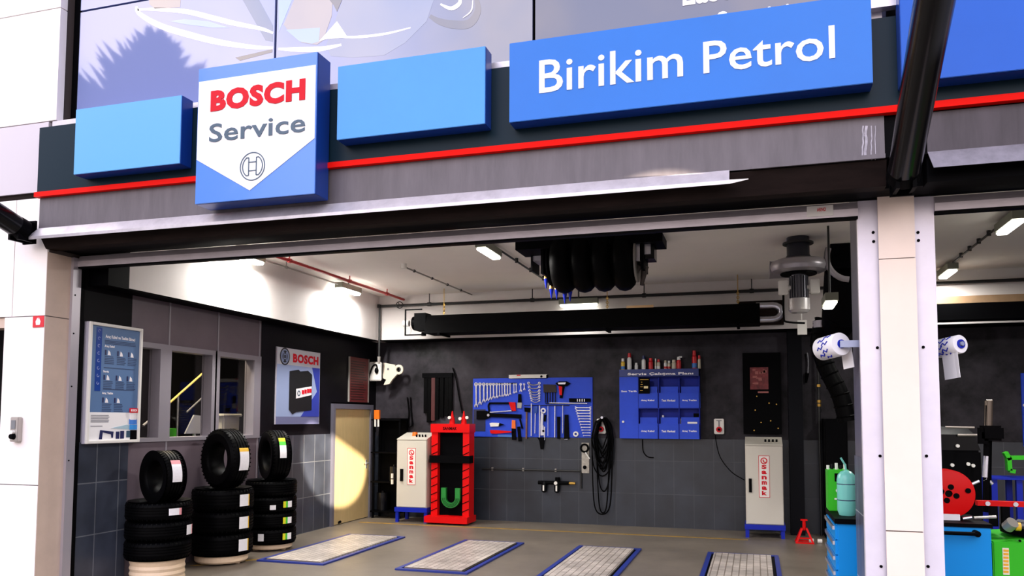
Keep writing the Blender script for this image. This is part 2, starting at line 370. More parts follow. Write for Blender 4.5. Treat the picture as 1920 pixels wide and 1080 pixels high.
# left cladding and column
c = thing('clad_column', 'white panelled column at the far left edge of the shop front', 'column', (-.25, -.2, 0))
MB().box(-.49, -.002, -.38, -.36, .0, 1.058).build('panel', M_beige if 0 else M_white, c)
MB().box(-.49, -.002, -.38, -.36, 1.066, 2.655).build('panel', M_white, c)
MB().box(-.40, -.002, -.38, -.36, 2.663, 3.80).build('panel', M_white, c)
MB().box(-.002+.0, .0, -.375, -.09, 0, 2.655).build('return_panel', M_reveal, c)
MB().box(-.002, .0, -.375, -.09, 2.663, 3.27).build('return_panel', M_reveal, c)
MB().box(-.48, -.003, -.36, -.0, 0, 3.8).build('core', mat('joint_dark', (70, 60, 58), .8), c)
MB().box(-1.6, -.408, -.38, -.34, 2.663, 3.80).build('panel', M_white, c)
MB().box(-1.6, -.49, -.36, -.2, 2.56, 2.655).build('lintel', M_reveal, c)
m = MB(); m.box(-.0, .03, -.1, .0, 0, 3.27).box(-.03, .0, -.1, -.02, 0, 3.27)
j = m.build('shutter_guide_rail', mat('guide_silver', (188, 182, 190), .35, metal=.5)); tag(j, 'silver vertical shutter guide beside the white column at left', 'guide rail')
for z in (1.28, 2.0, 2.52, 2.9): MB().cyl((.03, -.07, z), (.034, -.07, z), .008, seg=8).build('screw', M_black, j)
tag(MB().box(.0, .028, .0, .05, 0, 3.17).build('rubber_seal', M_rubber), 'black rubber strip behind the silver guide at the left of the opening', 'seal')
# neighbouring shopfront seen past the column
n = thing('neighbour_shopfront', 'dark neighbouring shop window with cyan and white lettering past the left column', 'shopfront', (-1.1, .3, 0))
MB().box(-1.9, -.46, .25, .3, 0, 2.56).build('pane', M_black, n)
PN = Plane('back', .25); 
for (u0, v0, u1, v1, mm) in ((-60, 712, 14, 700, M_cyan), (-60, 716, 14, 713, M_rlet), (-60, 780, 8, 771, M_wlet), (-60, 803, 5, 796, M_wlet), (-60, 826, 5, 817, M_wlet)):
    a0, b0 = PN.px(u0, v0); a1, b1 = PN.px(u1, v1); MB().pbox(PN, a0, a1, b0, b1, 0, .006).build('stripe', mm, n)
# upper left cladding
c = thing('wall_cladding', 'pale wall cladding panels above the left column beside the window film', 'cladding', (-1.2, -.3, 3.83))
PC = Plane('back', -.38)
for z0, z1, mm in ((3.86, 4.54, mat('cladding_lilac', (205, 198, 205), .35, metal=.15)), (4.55, 5.66, M_white), (5.67, 7.2, M_white)):
    MB().box(-4.5, .04 if z0 > 4 else -.05, -.38, -.3, z0, z1).build('panel', mm, c)
MB().box(-4.5, .03, -.3, -.19, 3.80, 7.2).build('core', mat('joint_dark', (70, 60, 58), .8), c)
MB().box(-4.5, .0, -.36, -.3, 3.80, 3.86).build('shadow_gap', M_brown, c)
tag(MB().box(.04, 7.3, -.42, -.19, 4.45, 4.52).build('sill_ledge', M_lip), 'pale narrow ledge under the printed window film', 'ledge')
# glazing with printed film
GY = -.26; PG = Plane('back', GY)
M_film = film_mat('film_print', (118, 132, 188), .15, rgb2=(44, 54, 92))
M_film2 = film_mat('film_print_dark', (48, 52, 84), .10)
M_fw = film_mat('film_white', (240, 235, 242), .2); M_fg = film_mat('film_grey', (66, 92, 136), .14); M_fb = film_mat('film_beige', (150, 140, 142), .14)
M_fp = film_mat('film_pale', (140, 168, 205), .14); M_fd = film_mat('film_dark', (52, 50, 72), .14)
x1 = PG.px(517, 50)[0]; x2 = PG.px(1001, 35)[0]; ztop = 5.55; 
t = thing('printed_glazing', 'upper glazing with pale blue printed film reflecting a conifer above the signs', 'glazing', (3.5, GY, 4.52))
zs = PG.px(150, 24)[1]
for (a, b, mm) in ((.16, x1-.012, M_film), (x1+.012, x2-.012, M_film), (x2+.012, 7.35, M_film2)):
    MB().pbox(PG, a, b, 4.52, zs if a < 1 else 7.2, -.03, 0).build('film_panel', mm, t)
MB().pbox(PG, .16, x1-.012, zs+.02, 7.2, -.03, 0).build('film_panel', M_film, t)
MB().pbox(PG, .04, 7.4, 4.5, 7.2, -.07, -.045).build('mullion_backing', M_black, t)
def pp(P, L_): return [P.px(*q) for q in L_]
def inv(pts):
    A = sum(pts[i][0]*pts[(i+1) % len(pts)][1]-pts[(i+1) % len(pts)][0]*pts[i][1] for i in range(len(pts)))
    return pts if A > 0 else pts[::-1]
def fpoly(L_, mm, c=.004, nm='print_shape'): return MB().poly(PG, inv(pp(PG, L_)), .0, c*.3).build(nm, mm, t)
# big printed dish rim, cup and fittings
def band(path, w_, mm, c=.004, nm='print_shape'):
    pts = smooth_path([(*q, 0) for q in path], 6); L_, R_ = [], []
    for i, p_ in enumerate(pts):
        d = (pts[min(i+1, len(pts)-1)]-pts[max(i-1, 0)]).normalized(); f = i/(len(pts)-1); ww = w_*(.35+.65*math.sin(PI*min(max(f, .05), .95)))
        L_.append((p_.x-d.y*ww, p_.y+d.x*ww)); R_.append((p_.x+d.y*ww, p_.y-d.x*ww))
    return fpoly(L_+R_[::-1], mm, c, nm)
def clipx(L_, lo, hi): return [(min(max(x, lo), hi), y) for x, y in L_]
band([(256, 12), (262, 26), (300, 48), (350, 64), (410, 79), (470, 88), (512, 90)], 6, M_fw, nm='print_rim')
band([(522, 92), (560, 93), (600, 92), (640, 84)], 5, M_fw, nm='print_rim')
band([(258, 18), (300, 18), (350, 22), (400, 34), (440, 44), (490, 54), (512, 62)], 5, M_fw, nm='print_rim')
fpoly([(318, 40), (345, 36), (390, 40), (430, 52), (400, 52), (350, 46)], M_fp)
fpoly([(278, -20), (340, -20), (338, 14), (290, 16), (280, 8)], M_fb)
fpoly([(438, -30), (470, -30), (512, 48), (512, 78), (498, 76)], M_fg, .003)
fpoly([(522, -30), (560, -30), (523, 60)], M_fp, .003)
fpoly([(532, 46), (560, -20), (625, -20), (622, 30), (606, 76), (594, 84), (566, 80), (545, 64)], M_fb, .005)
fpoly([(536, 56), (600, 52), (598, 78), (585, 82), (562, 78)], M_fp, .006)
fpoly([(602, -20), (650, -20), (632, 22), (626, 10)], M_fd, .007)
fpoly([(628, 40), (612, 84), (620, 105), (660, 108), (720, 104), (760, 80), (800, 40), (820, -20), (650, -20)], film_mat('film_cup', (112, 122, 152), .14), .003)
band([(620, 66), (660, 70), (720, 64), (770, 52)], 2.5, M_fw, .006)
fpoly([(598, 78), (632, 40), (652, 70), (610, 74)], M_fw, .008)
fpoly([(441, 108), (518 - 7, 92), (511, 98), (450, 114)], M_fd, .004)
band([(806, 30), (824, 40), (850, 46), (880, 44), (896, 20), (892, -8)], 8, M_fd, .005)
band([(826, 8), (846, 16), (862, 6), (862, -10)], 4, M_fw, .008)
band([(868, 34), (884, 20), (887, -4)], 1.2, M_fw, .012)
M_flet = film_mat('film_letter', (205, 200, 200), .25)
a0, b0 = PG.px(1280, 12); a1, _ = PG.px(1415, 2)
text('Lastik', PG, a0, a1, b0, b0+.2, .0, M_flet, t, bold=.02, depth=.004)
a0, b0 = PG.px(1343, 24); a1, _ = PG.px(1480, 5)
text('Servisi', PG, a0, a1, b0-.185, b0+.004, .0, M_flet, t, bold=.02, depth=.004)
# the conifer across the yard that the film reflects
def refl(u, v, Y): p = hit(u, v, 1, 2*GY-Y); return p.x, p.z
TY = -26; tx, tz = refl(292, 50, TY); _, zb = refl(292, 330, TY); xl, _ = refl(170, 190, TY); xr, _ = refl(375, 190, TY)
t = thing('conifer_tree', 'tall dark conifer across the yard mirrored in the printed glazing', 'tree', (tx, TY, 0))
MB().cyl((tx, TY, 0), (tx, TY, tz-.5), .35, .04).build('trunk', mat('bark', (60, 48, 38), .9), t)
m = MB(); hw = (xr-xl)/2; z19 = refl(292, 190, TY)[1]
slope = hw/(tz-z19); nl = 60
for i in range(nl):
    z = 2.5+(tz-3.0)*i/(nl-1); rr = min((tz-z)*slope*1.02, 5.2)+.12
    for k in range(13):
        an = 2*PI*k/13+i*.7+random.uniform(-.2, .2); r_ = rr*random.uniform(.6, 1.1)
        d = Vector((math.cos(an), math.sin(an), 0)); b0 = Vector((tx, TY, z)); tip = b0+d*r_+Vector((0, 0, r_*.30+.2)); s_ = Vector((-d.y, d.x, 0))*(.12+.10*r_)
        mid = b0+d*r_*.55+Vector((0, 0, -.15*r_))
        vs = [m.bm.verts.new(q) for q in (b0, mid+s_, mid-s_, tip, mid+Vector((0, 0, -.3-.08*r_)), mid+Vector((0, 0, .35+.05*r_)))]
        for f in ((0, 1, 5), (0, 5, 2), (0, 2, 4), (0, 4, 1), (3, 5, 1), (3, 2, 5), (3, 4, 2), (3, 1, 4)): m.bm.faces.new([vs[j] for j in f])
m.build('crown', mat('needles', (40, 52, 50), .9), t)

# fascia
f = struct(MB().box(-.03, 9.9, -.445, -.285, 3.48, 3.76).build('wall_fascia', M_black))
t = thing('fascia_sheet', 'weathered grey metal fascia sheet under the red stripe above the main opening', 'fascia', (3.6, -.46, 3.38))
m = MB(); X0, X1 = -.035, 7.29
m.hull8([(X0, -.455, 3.475), (X1, -.455, 3.475), (X1, -.45, 3.475), (X0, -.45, 3.475), (X0, -.455, 3.77), (X1, -.455, 3.77), (X1, -.45, 3.77), (X0, -.45, 3.77)])
m.build('sheet', M_fascia, t)
m = MB(); X1 = 6.27; x0 = -.09
m.hull8([(x0, -.53, 3.385), (X1, -.53, 3.385), (X1, -.525, 3.385), (x0, -.525, 3.385), (-.035, -.458, 3.48), (X1, -.458, 3.48), (X1, -.452, 3.48), (-.035, -.452, 3.48)])
m.box(x0, X1, -.532, -.526, 3.36, 3.387)
m.build('drip_lip', M_lip, t)
m = MB(); m.hull8([(6.27, -.53, 3.36), (6.4, -.5, 3.39), (6.4, -.495, 3.39), (6.27, -.525, 3.36), (6.27, -.53, 3.39), (6.4, -.5, 3.395), (6.4, -.495, 3.395), (6.27, -.525, 3.39)])
m.build('torn_lip_end', M_plw, t)
MB().box(6.42, 7.29, -.475, -.455, 3.47, 3.50).build('edge_fold', M_fascia, t)
t = thing('fascia_sheet', 'weathered grey metal fascia sheet right of the slanted black arm', 'fascia', (8.7, -.46, 3.38))
MB().box(7.55, 9.9, -.455, -.45, 3.48, 3.76).build('sheet', mat('weathered_sheet_b', (66, 60, 66), .5, metal=.3, var=.25, vscale=5, stretch=(2.5, 1, .35)), t)
m = MB(); m.hull8([(7.57, -.53, 3.36), (9.9, -.53, 3.36), (9.9, -.525, 3.36), (7.57, -.525, 3.36), (7.55, -.458, 3.49), (9.9, -.458, 3.49), (9.9, -.452, 3.49), (7.55, -.452, 3.49)])
m.build('drip_lip', mat('sheet_lip_b', (130, 124, 130), .4, metal=.4, var=.25, vscale=8), t)
# stains on the fascia joint
m = MB()
PFa = Plane('back', -.456)
for (u, w_) in ((1618, 4), (1623, 7), (1634, 3), (1641, 2)):
    L_ = [(u+random.uniform(-w_, w_)/2*.6, 236+k*8) for k in range(9)]; pts = pp(PFa, L_)
    for p, q in zip(pts, pts[1:]): m.bar(PFa, p, q, .006*w_/2.5, 0, .002)
PFb = Plane('back', -.465)
tag(m.build('paint_drips', mat('drip_white', (170, 165, 175), .6, var=.3, vscale=20)), 'whitish drip marks on the fascia beside the slanted black arm', 'stain', kind='stuff')
# boxed underside
t = thing('header_boxing', 'dark brown boxing under the fascia sheet above the roller shutter rail', 'boxing', (4.7, -.3, 3.29))
MB().hull8([(.0, -.40, 3.295), (7.3, -.40, 3.295), (7.3, -.285, 3.295), (.0, -.285, 3.295), (-.06, -.45, 3.465), (7.3, -.45, 3.465), (7.3, -.285, 3.465), (-.06, -.285, 3.465)]).build('front_board', M_brown, t)
MB().box(7.55, 9.9, -.42, -.285, 3.295, 3.46).build('front_board', M_black, t)
# roller shutter bottom rails
for a, b, lb in ((.03, 7.16, 'silver roller shutter bottom rail across the main opening'), (7.665, 9.9, 'silver roller shutter bottom rail over the right-hand bay')):
    t = thing('shutter_rail', lb, 'shutter rail', ((a+b)/2, 0, 3.17))
    m = MB(); m.hull8([(a, -.05, 3.185), (b, -.05, 3.185), (b, .02, 3.185), (a, .02, 3.185), (a, -.055, 3.24), (b, -.055, 3.24), (b, .02, 3.24), (a, .02, 3.24)])
    m.hull8([(a, -.055, 3.24), (b, -.055, 3.24), (b, .02, 3.24), (a, .02, 3.24), (a, -.03, 3.292), (b, -.03, 3.292), (b, .02, 3.292), (a, .02, 3.292)])
    m.build('rail', mat('rail_grey', (190, 182, 188), .38, metal=.35, var=.1, vscale=6, stretch=(1, 1, 3)), t)
    MB().box(a, b, -.045, .02, 3.168, 3.185).build('rubber_edge', M_rubber, t)
    if a < 1:
        P1 = Plane('back', -.05); a0, b0 = P1.px(1513, 412); a1, b1 = P1.px(1562, 388)
        MB().pbox(P1, a0, a1, 3.2, 3.278, 0.0, .008).build('maker_plate', M_plw, t)
        text('ARNO', Plane('back', -.058), a0+.07, a1-.05, 3.235, 3.262, .0, M_rlet, t, bold=.02)
# backing band, red stripe
t = thing('sign_band', 'dark teal backing band behind the blue sign boxes', 'sign band', (5, -.45, 3.75))
MB().box(-.06, 9.9, -.468, -.45, 3.82, 4.45).build('backing', M_dark, t)
MB().box(-.06, 9.9, -.45, -.3, 3.82, 3.86).build('fixing_rail', M_black, t)
tag(MB().box(-.062, 9.9, -.50, -.44, 3.772, 3.818).build('red_stripe', M_red), 'long bright red stripe running along the bottom of the dark sign band', 'stripe')
# pale cladding pieces above the band between signs
a0, b0 = Plane('back', -.45).px(1633, 22); a1, _ = Plane('back', -.45).px(1682, 14)
tag(MB().box(a0-.02, a1, -.5, -.43, b0, 7.2).build('corner_cladding', M_lip), 'pale cladding strip between the lettered blue sign and the right-hand blue sign', 'cladding')
# sign boxes
def sign_box(c4, Y, depth, name, label, front, side):
    P = Plane('back', Y); (x0, zb), (x1, zt) = c4
    t = thing(name, label, 'sign', ((x0+x1)/2, Y+depth/2, zb))
    m = MB(); m.box(x0, x1, Y+.012, Y+depth, zb, zt); m.build('casing', side, t, bevel=.004)
    MB().box(x0+.002, x1-.002, Y, Y+.012, zb+.002, zt-.002).build('face', front, t, bevel=.003)
    return t, P
def rect_px(P, tl, tr, br, bl):
    q = [P.px(*x) for x in (tl, tr, br, bl)]
    return ((q[0][0]+q[3][0])/2, (q[2][1]+q[3][1])/2), ((q[1][0]+q[2][0])/2, (q[0][1]+q[1][1])/2)
YB = -.62
P = Plane('back', YB)
sign_box(rect_px(P, (141, 208), (340, 175), (338, 303), (138, 331)), YB, .15, 'sign_box', 'small plain pale blue sign box at the left end of the band', mat('sign_blue_glare', (104, 176, 240), .3, spec=.3, coat=.12), M_signd)  # sky glare on this box is painted in as a paler blue
sign_box(rect_px(P, (634, 126), (911, 84), (909, 231), (630, 264)), YB, .15, 'sign_box', 'plain blue sign box between the shield sign and the lettered sign', M_sign, M_signd)
r3 = rect_px(P, (954, 76), (1632, -8), (1639, 160), (955, 226))
t, _ = sign_box(r3, YB, .15, 'sign_box', 'long blue sign box lettered Birikim Petrol in white', mat('sign_blue_b', (28, 112, 205), .3, spec=.25, coat=.1, var=.05, vscale=1), M_signd)
(xa, za), (xb, zb_) = r3
def ftext(s, u0, v0, u1, v1, bold=.0, top=None):  # baseline from (u0,v0) to u1; top is the px height point
    a0, b0 = P.px(u0, v0); a1, _ = P.px(u1, v1); _, b1 = P.px(*top)
    return a0, a1, b0, b1
a0, b0 = P.px(1011, 169); a1, b1 = P.px(1281, 147); _, bt = P.px(1012, 110)
bl = (b0+b1)/2
_, kt = P.px(1142, 97)
text('Birikim', P, a0, a1, bl-.005, kt, .0, M_wlet, t, bold=.008, depth=.004)
a0, b0 = P.px(1319, 135); a1, b1 = P.px(1566, 111); _, kt = P.px(1551, 49)
text('Petrol', P, a0, a1, (b0+b1)/2-.005, kt, .0, M_wlet, t, bold=.008, depth=.004)
# right-hand blue sign
P = Plane('back', YB)
x0 = P.px(1688, 60)[0]; zb = P.px(1840, 139)[1]
sign_box(((x0, zb), (9.9, zb+.9)), YB, .15, 'sign_box', 'large plain blue sign box at the right edge behind the slanted arm', mat('sign_blue_c', (12, 88, 190), .3, spec=.2, coat=.08, var=.06, vscale=1), M_signd)
# shield sign
YS = -.69; P = Plane('back', YS)
rs = rect_px(P, (374, 131), (597, 94), (589, 362), (363, 385))
t, _ = sign_box(rs, YS, .21, 'shield_sign', 'blue box sign with white shield reading BOSCH Service over a ring emblem', M_bosch, M_signd)
(xa, za), (xb, zt) = rs; W_ = xb-xa; H_ = zt-za
sh = MB(); sh.poly(P, [(xa+.01, za+.325*H_), (xa+.47*W_, za+.065*H_), (xb-.012, za+.405*H_-.02), (xb-.012, zt-.095*H_), (xa+.012, zt-.1*H_)], 0, .004)
sh.build('shield', M_wsign, t)
text('BOSCH', P, xa+.12*W_, xa+.91*W_, za+.665*H_, za+.82*H_, .004, M_rlet, t, bold=.055, depth=.005)
text('Service', P, xa+.115*W_, xa+.915*W_, za+.44*H_, za+.575*H_, .004, M_slate, t, bold=.012, depth=.005)
m = MB(); cx, cz, R_ = xa+.49*W_, za+.235*H_, .105*W_
def annulus(m, P, cx, cz, ro, ri, c0, c1, seg=40, a0=0, a1=2*PI):
    n = seg
    for i in range(n):
        t0 = a0+(a1-a0)*i/n; t1 = a0+(a1-a0)*(i+1)/n
        m.poly(P, [(cx+ri*math.cos(t0), cz+ri*math.sin(t0)), (cx+ro*math.cos(t0), cz+ro*math.sin(t0)), (cx+ro*math.cos(t1), cz+ro*math.sin(t1)), (cx+ri*math.cos(t1), cz+ri*math.sin(t1))], c0, c1)
def emblem(m, P, cx, cz, R_, c0, c1, w_=.07):
    annulus(m, P, cx, cz, R_, R_*(1-w_), c0, c1)
    for s_ in (-1, 1):
        a = 0 if s_ > 0 else PI
        annulus(m, P, cx, cz, R_*.82, R_*(.82-w_), c0, c1, 12, a-.95, a+.95)
        x_ = cx+s_*R_*.30; m.bar(P, (x_, cz-R_*.62), (x_, cz+R_*.62), R_*w_, c0, c1)
        for k in (-1, 1): m.bar(P, (x_, cz+k*R_*.62), (cx+s_*R_*.47, cz+k*R_*.62), R_*w_, c0, c1)
    for k in (-1, 1): m.bar(P, (cx-R_*.3, cz+k*R_*.3), (cx+R_*.3, cz+k*R_*.3), R_*w_, c0, c1)
emblem(m, P, cx, cz, R_, .004, .007)
m.build('ring_emblem', M_slate, t)

# slanted canopy arms
d = -ray(1505, 1386).normalized()
def arm(u, v, Y, label, L_=3.3):
    b = hit(u, v, 1, Y); t = thing('canopy_arm', label, 'arm', b)
    MB().cyl(b+d*.12, b+d*L_, .098, seg=32).build('tube', M_blackg, t, smooth=True)
    MB().cyl(b+d*.04, b+d*.13, .105, .1, seg=24).build('end_collar', M_black, t, smooth=True)
    m = MB()
    for s_ in (-.05, .05): m.box(b.x+s_-.012, b.x+s_+.012, Y-.14, -.455 if Y < -.4 else Y+.02, b.z-.09, b.z+.1)
    m.box(b.x-.075, b.x+.075, -.475, -.457, b.z-.10, b.z+.12)
    m.build('clevis_bracket', M_black, t)
    MB().cyl((b.x-.08, Y-.08, b.z), (b.x+.08, Y-.08, b.z), .022, seg=10).build('pin', M_black, t)
    for s_ in (-1, 1): MB().cyl((b.x+s_*.06, -.474, b.z-.085), (b.x+s_*.06, -.485, b.z-.085), .01, seg=6).build('bolt', M_black, t)
    return t
arm(1692, 338, -.50, 'thick slanted black tube arm rising over the pillar')
arm(50, 437, -.50, 'slanted black tube arm at the left edge of the picture')

# pillar
t = thing('shop_pillar', 'pillar between the bays with silver side flanges and cream centre panels', 'pillar', (7.41, -.02, 0))
M_fl = mat('flange_silver', (222, 216, 228), .4, metal=.25, var=.05, vscale=4)
a, b = MB().box(7.16, 7.295, -.02, .0, 0, 3.3).build('flange', M_fl, t), MB().box(7.525, 7.665, -.02, .0, 0, 3.3).build('flange', M_fl, t)
MB().box(7.155, 7.165, -.018, .03, 0, 3.3).build('edge_strip', M_lip, t)
MB().box(7.295, 7.525, -.055, .0, 0, 3.33).build('core', mat('joint_dark', (70, 60, 58), .8), t)
PP = Plane('back', -.065)
z1 = PP.px(1690, 484)[1]; z2 = PP.px(1695, 996)[1]
M_pb = mat('pillar_cream', (244, 224, 210), .4, var=.03)
for q0, q1, mm in ((0, z2-.006, M_pb), (z2+.002, z1-.003, M_pb), (z1+.003, 3.34, M_pb)):
    MB().box(7.29, 7.53, -.065, -.055, q0, q1).build('panel', mm, t)
PP = Plane('back', -.02)
for u, v in ((1637, 436), (1638, 453), (1645, 652), (1650, 855), (1652, 1062), (1721, 436), (1722, 451), (1731, 651), (1737, 855), (1740, 1062)):
    x, z = PP.px(u, v); MB().cyl((x, -.02, z), (x, -.026, z), .011, seg=8).build('screw', M_black, t)
# paper roll holders
def paper_roll(hub, lab, s_, rr=.088, ll=.22):
    hub = Vector(hub); t = thing('paper_roll_holder', lab, 'paper roll', hub)
    ax = Vector((-.20, .30, -.035)).normalized(); e = hub+ax*ll
    prof = [(.032, 0), (rr-.004, 0), (rr, .006), (rr, ll-.006), (rr-.004, ll), (.032, ll)]
    MB().lathe(hub, ax, prof, 32, close=True).build('roll', M_paper, t, smooth=True)
    MB().lathe(hub, ax, [(.02, -.01), (.033, -.01), (.033, ll+.01), (.02, ll+.01)], 16, close=True).build('core', M_blue, t)
    m = MB(); y = hub.y-.03
    if s_ < 0: m.box(hub.x-.01, 7.17, y-.01, y+.01, hub.z-.028, hub.z+.022)
    else: m.box(7.66, hub.x+.0, y+.25, y+.27, hub.z-.07, hub.z-.02)
    m.cyl(hub-ax*.02, e, .016)
    m.build('bracket', mat('bracket_grey', (150, 158, 185), .4, metal=.3), t)
    m = MB()
    u = Vector((0, 0, 1)); side = ax.cross(u).normalized()
    for k in range(7):
        a = 2.3+k*.33; nn = side*math.cos(a)+u*math.sin(a); tg = -side*math.sin(a)+u*math.cos(a); p = hub+ax*(.05+.05*(k % 2))+nn*(rr+.001); m.tube([p-tg*.012, p+ax*.02+tg*.01, p+ax*.045-tg*.008, p+ax*.06+tg*.012], .005, 5)
    m.build('printed_marks', M_blue, t)
    m = MB(); b = hub+ax*.02+side*(-.07)*s_*-1
    x0 = hub+side*(rr*.98 if s_ < 0 else -rr*.6)
    sh = [x0, x0+ax*.14 if s_ > 0 else x0+ax*.12]
    p1, p2 = sh; dn = Vector((.02, .0, -.17 if s_ < 0 else -.24))
    m.hull8([p1, p2, p2+side*.004, p1+side*.004, p1+dn, p2+dn+Vector((.02, 0, .01)), p2+dn+side*.004, p1+dn+side*.004])
    m.build('loose_sheet', M_paper, t)
    return t
paper_roll(hit(1577, 645, 1, .12), 'white paper roll with blue marks on the left side of the pillar', -1)
paper_roll(hit(1801, 645, 1, .12), 'white paper roll on the right side of the pillar', 1, .068, .2)

# alarm panel on the column, fire sign
t = thing('fire_sign', 'small red fire sign with white flame on the beige column corner', 'sign', (-.04, -.385, 2.6))
PC = Plane('back', -.381); a0, b0 = PC.px(62, 614); a1, b1 = PC.px(84, 592); a1 = min(a1, -.003)
MB().pbox(PC, a0, a1, b0, b1, 0, .006).build('plate', mat('sign_red_plate', (215, 30, 45), .4), t)
cx, cz = (a0+a1)/2, (b0+b1)/2; s_ = (a1-a0)/2
MB().poly(PC, [(cx-.35*s_, cz-.5*s_), (cx+.3*s_, cz-.5*s_), (cx+.45*s_, cz), (cx+.1*s_, cz+.6*s_), (cx, cz+.25*s_), (cx-.15*s_, cz+.55*s_), (cx-.45*s_, cz)], .006, .009).build('flame', M_wlet, t)
t = thing('key_box', 'small grey wall box with keyhole cover on the white column', 'box', (-.28, -.39, 1.5))
a0, b0 = PC.px(26, 828); a1, b1 = PC.px(43, 782)
MB().pbox(PC, a0, a1, b0, b1, 0, .05).build('housing', mat('grey_box', (180, 172, 165), .4, metal=.3), t, bevel=.006)
MB().pbox(PC, a0+.02, a1-.03, b0+.12, b1-.03, .05, .056).build('cover', mat('grey_box_d', (120, 122, 125), .4), t)
MB().cyl(PC.w(a0+.05, b0+.05, .05), PC.w(a0+.05, b0+.05, .085), .03, .022).build('lock', M_black, t)
MB().cyl(PC.w(a0+.05, b0+.09, .05), PC.w(a0+.05, b0+.09, .08), .018).build('button', M_plw, t)

# ================================================================ inside: lamps and pipes
def ceiling_light(x, y, label, rot=0, z=3.76, power=60, L_=.62, dif=None):
    t = thing('ceiling_light', label, 'ceiling light', (x, y, z-.12), rot, 'ceiling lights')
    m = MB(); M_ = wm(t)
    def lb(m, *b): 
        x0, x1, y0, y1, z0, z1 = b
        return m.hull8([M_ @ Vector(p) for p in ((x0, y0, z0), (x1, y0, z0), (x1, y1, z0), (x0, y1, z0), (x0-.0, y0, z1), (x1, y0, z1), (x1, y1, z1), (x0, y1, z1))])
    lb(m, -.065, .065, -L_/2, L_/2, .035, .118).build('housing', mat('lamp_housing', (120, 122, 108), .5), t)
    MB().cyl((x, y, z-.01), (x, y, 3.8), .012).build('mount', M_pipe, t)
    lb(MB(), -.055, .055, -L_/2+.015, L_/2-.015, 0, .034).build('diffuser', dif or M_dim, t, bevel=.01)
    l = lamp('light', 'AREA', (x, y, z-.15), power, (1, .97, .92), to=(x, y, 0), shape='RECTANGLE', size=.1, size_y=L_)
    l.rotation_euler = (0, 0, rot); l.parent = None
    return t
LP = 70
ceiling_light(.42, 2.12, 'small strip light over the left bulkhead nearest the shop front', power=LP, dif=M_tube)
ceiling_light(.42, 4.72, 'small strip light over the left bulkhead nearest the back corner', power=LP, dif=M_tube)
ceiling_light(3.42, 2.62, 'lit strip light on the ceiling left of the hose drum', power=LP)
ceiling_light(8.93, 2.85, 'lit strip light on the right-hand bay ceiling nearest the shop front', power=LP)
ceiling_light(8.93, 5.6, 'lit strip light on the right-hand bay ceiling near the back', power=25)
x, _, z = hit(1556, 575, 1, 2.9)
ceiling_light(x, 2.9, 'small lit strip light between the blower motor and the pillar', z=z+.12, power=6, L_=.5)
x, _, z = hit(1085, 585, 1, 6.04)
ceiling_light(x, 6.04, 'strip light hidden behind the long black heater glowing on the bulkhead', rot=PI/2, z=3.60, power=9)

def on_z(u, v, z): return hit(u, v, 2, z)
# red sprinkler pipe
t = thing('red_pipe', 'thin red pipe running back under the ceiling near the left bulkhead', 'pipe', (.7, 4.4, 3.6))
a, b = Vector((.72, 2.3, 3.72)), Vector((.72, 6.1, 3.72))
MB().tube([a, b], .022).build('tube', M_pipr, t, smooth=True)
for f in (.08, .5, .83): p = a.lerp(b, f); MB().cyl(p, (p.x, p.y, 3.8), .008).cyl(p+Vector((0, -.03, 0)), p+Vector((0, .03, 0)), .03).build('hanger', M_pipr, t)
t = thing('conduit', 'thin grey conduit under the ceiling linking the two left strip lights', 'conduit', (.4, 4, 3.6))
MB().tube([(.42, 2.45, 3.72), (.42, 4.4, 3.72)], .011).build('tube', M_pipeg, t)
MB().cyl((.42, 3.0, 3.72), (.42, 3.0, 3.8), .007).cyl((.42, 2.98, 3.72), (.42, 3.02, 3.72), .02).build('clip', M_pipeg, t)
t = thing('conduit', 'beaded dark conduit on the middle of the white ceiling', 'conduit', (1.9, 4.8, 3.7))
a = on_z(757, 500, 3.76); b = on_z(893, 556, 3.76)
MB().tube([a, b], .012).build('tube', M_pipeg, t)
[MB().sph(a.lerp(b, f), .022).build('clip', M_pipe, t) for f in (.12, .34, .55, .75)]
MB().cyl(a+Vector((0, 0, -.03)), a+Vector((0, 0, .04)), .04).build('sensor', M_plw, t)
for (x, y0, y1, lab) in ((3.46, 2.95, 6.4, 'thin dark conduit behind the lit ceiling strip light'), (8.93, 3.2, 5.28, 'dark conduit between the two right-bay strip lights')):
    t = thing('conduit', lab, 'conduit', (x, (y0+y1)/2, 3.7))
    MB().tube([(x, y0, 3.76), (x, y1, 3.76)], .013).build('tube', M_pipe, t)
    [MB().cyl((x, y0+(y1-y0)*f, 3.74), (x, y0+(y1-y0)*f, 3.8), .022).build('clip', M_pipe, t) for f in (.2, .4, .6, .8)]
YPI = 6.08
t = thing('ceiling_pipe', 'long thin black pipe running across under the ceiling before the back bulkhead', 'pipe', (6, 6.1, 3.6))
a = hit(712, 572, 1, YPI); b = hit(1590, 541, 1, YPI)
zp = (a.z+b.z)/2
MB().tube([(a.x, YPI, zp), (12.3, YPI, zp)], .024).build('tube', M_pipe, t)
[MB().cyl((x, YPI, zp), (x, YPI, 3.8), .008).cyl((x-.03, YPI, zp), (x+.03, YPI, zp), .034).build('hanger', M_pipe, t) for x in (1.2, 3.0, 4.8, 6.4, 8.6, 10)]
MB().tube([(a.x, YPI, zp), (a.x-.0, YPI, 2.75)], .018).build('drop_pipe', M_pipe, t)
m = MB(); c_ = Vector((a.x+.40, (YPI-.06), zp)); m.torus(c_, (.5, -1, 0), .055, .008); m.cyl(c_, (c_.x, YPI, zp), .012)
for k in range(3): m.bar(Plane('back', (YPI-.06)), (c_.x, c_.z), (c_.x+.055*math.cos(k*2.1), c_.z+.055*math.sin(k*2.1)), .01, -.004, .004)
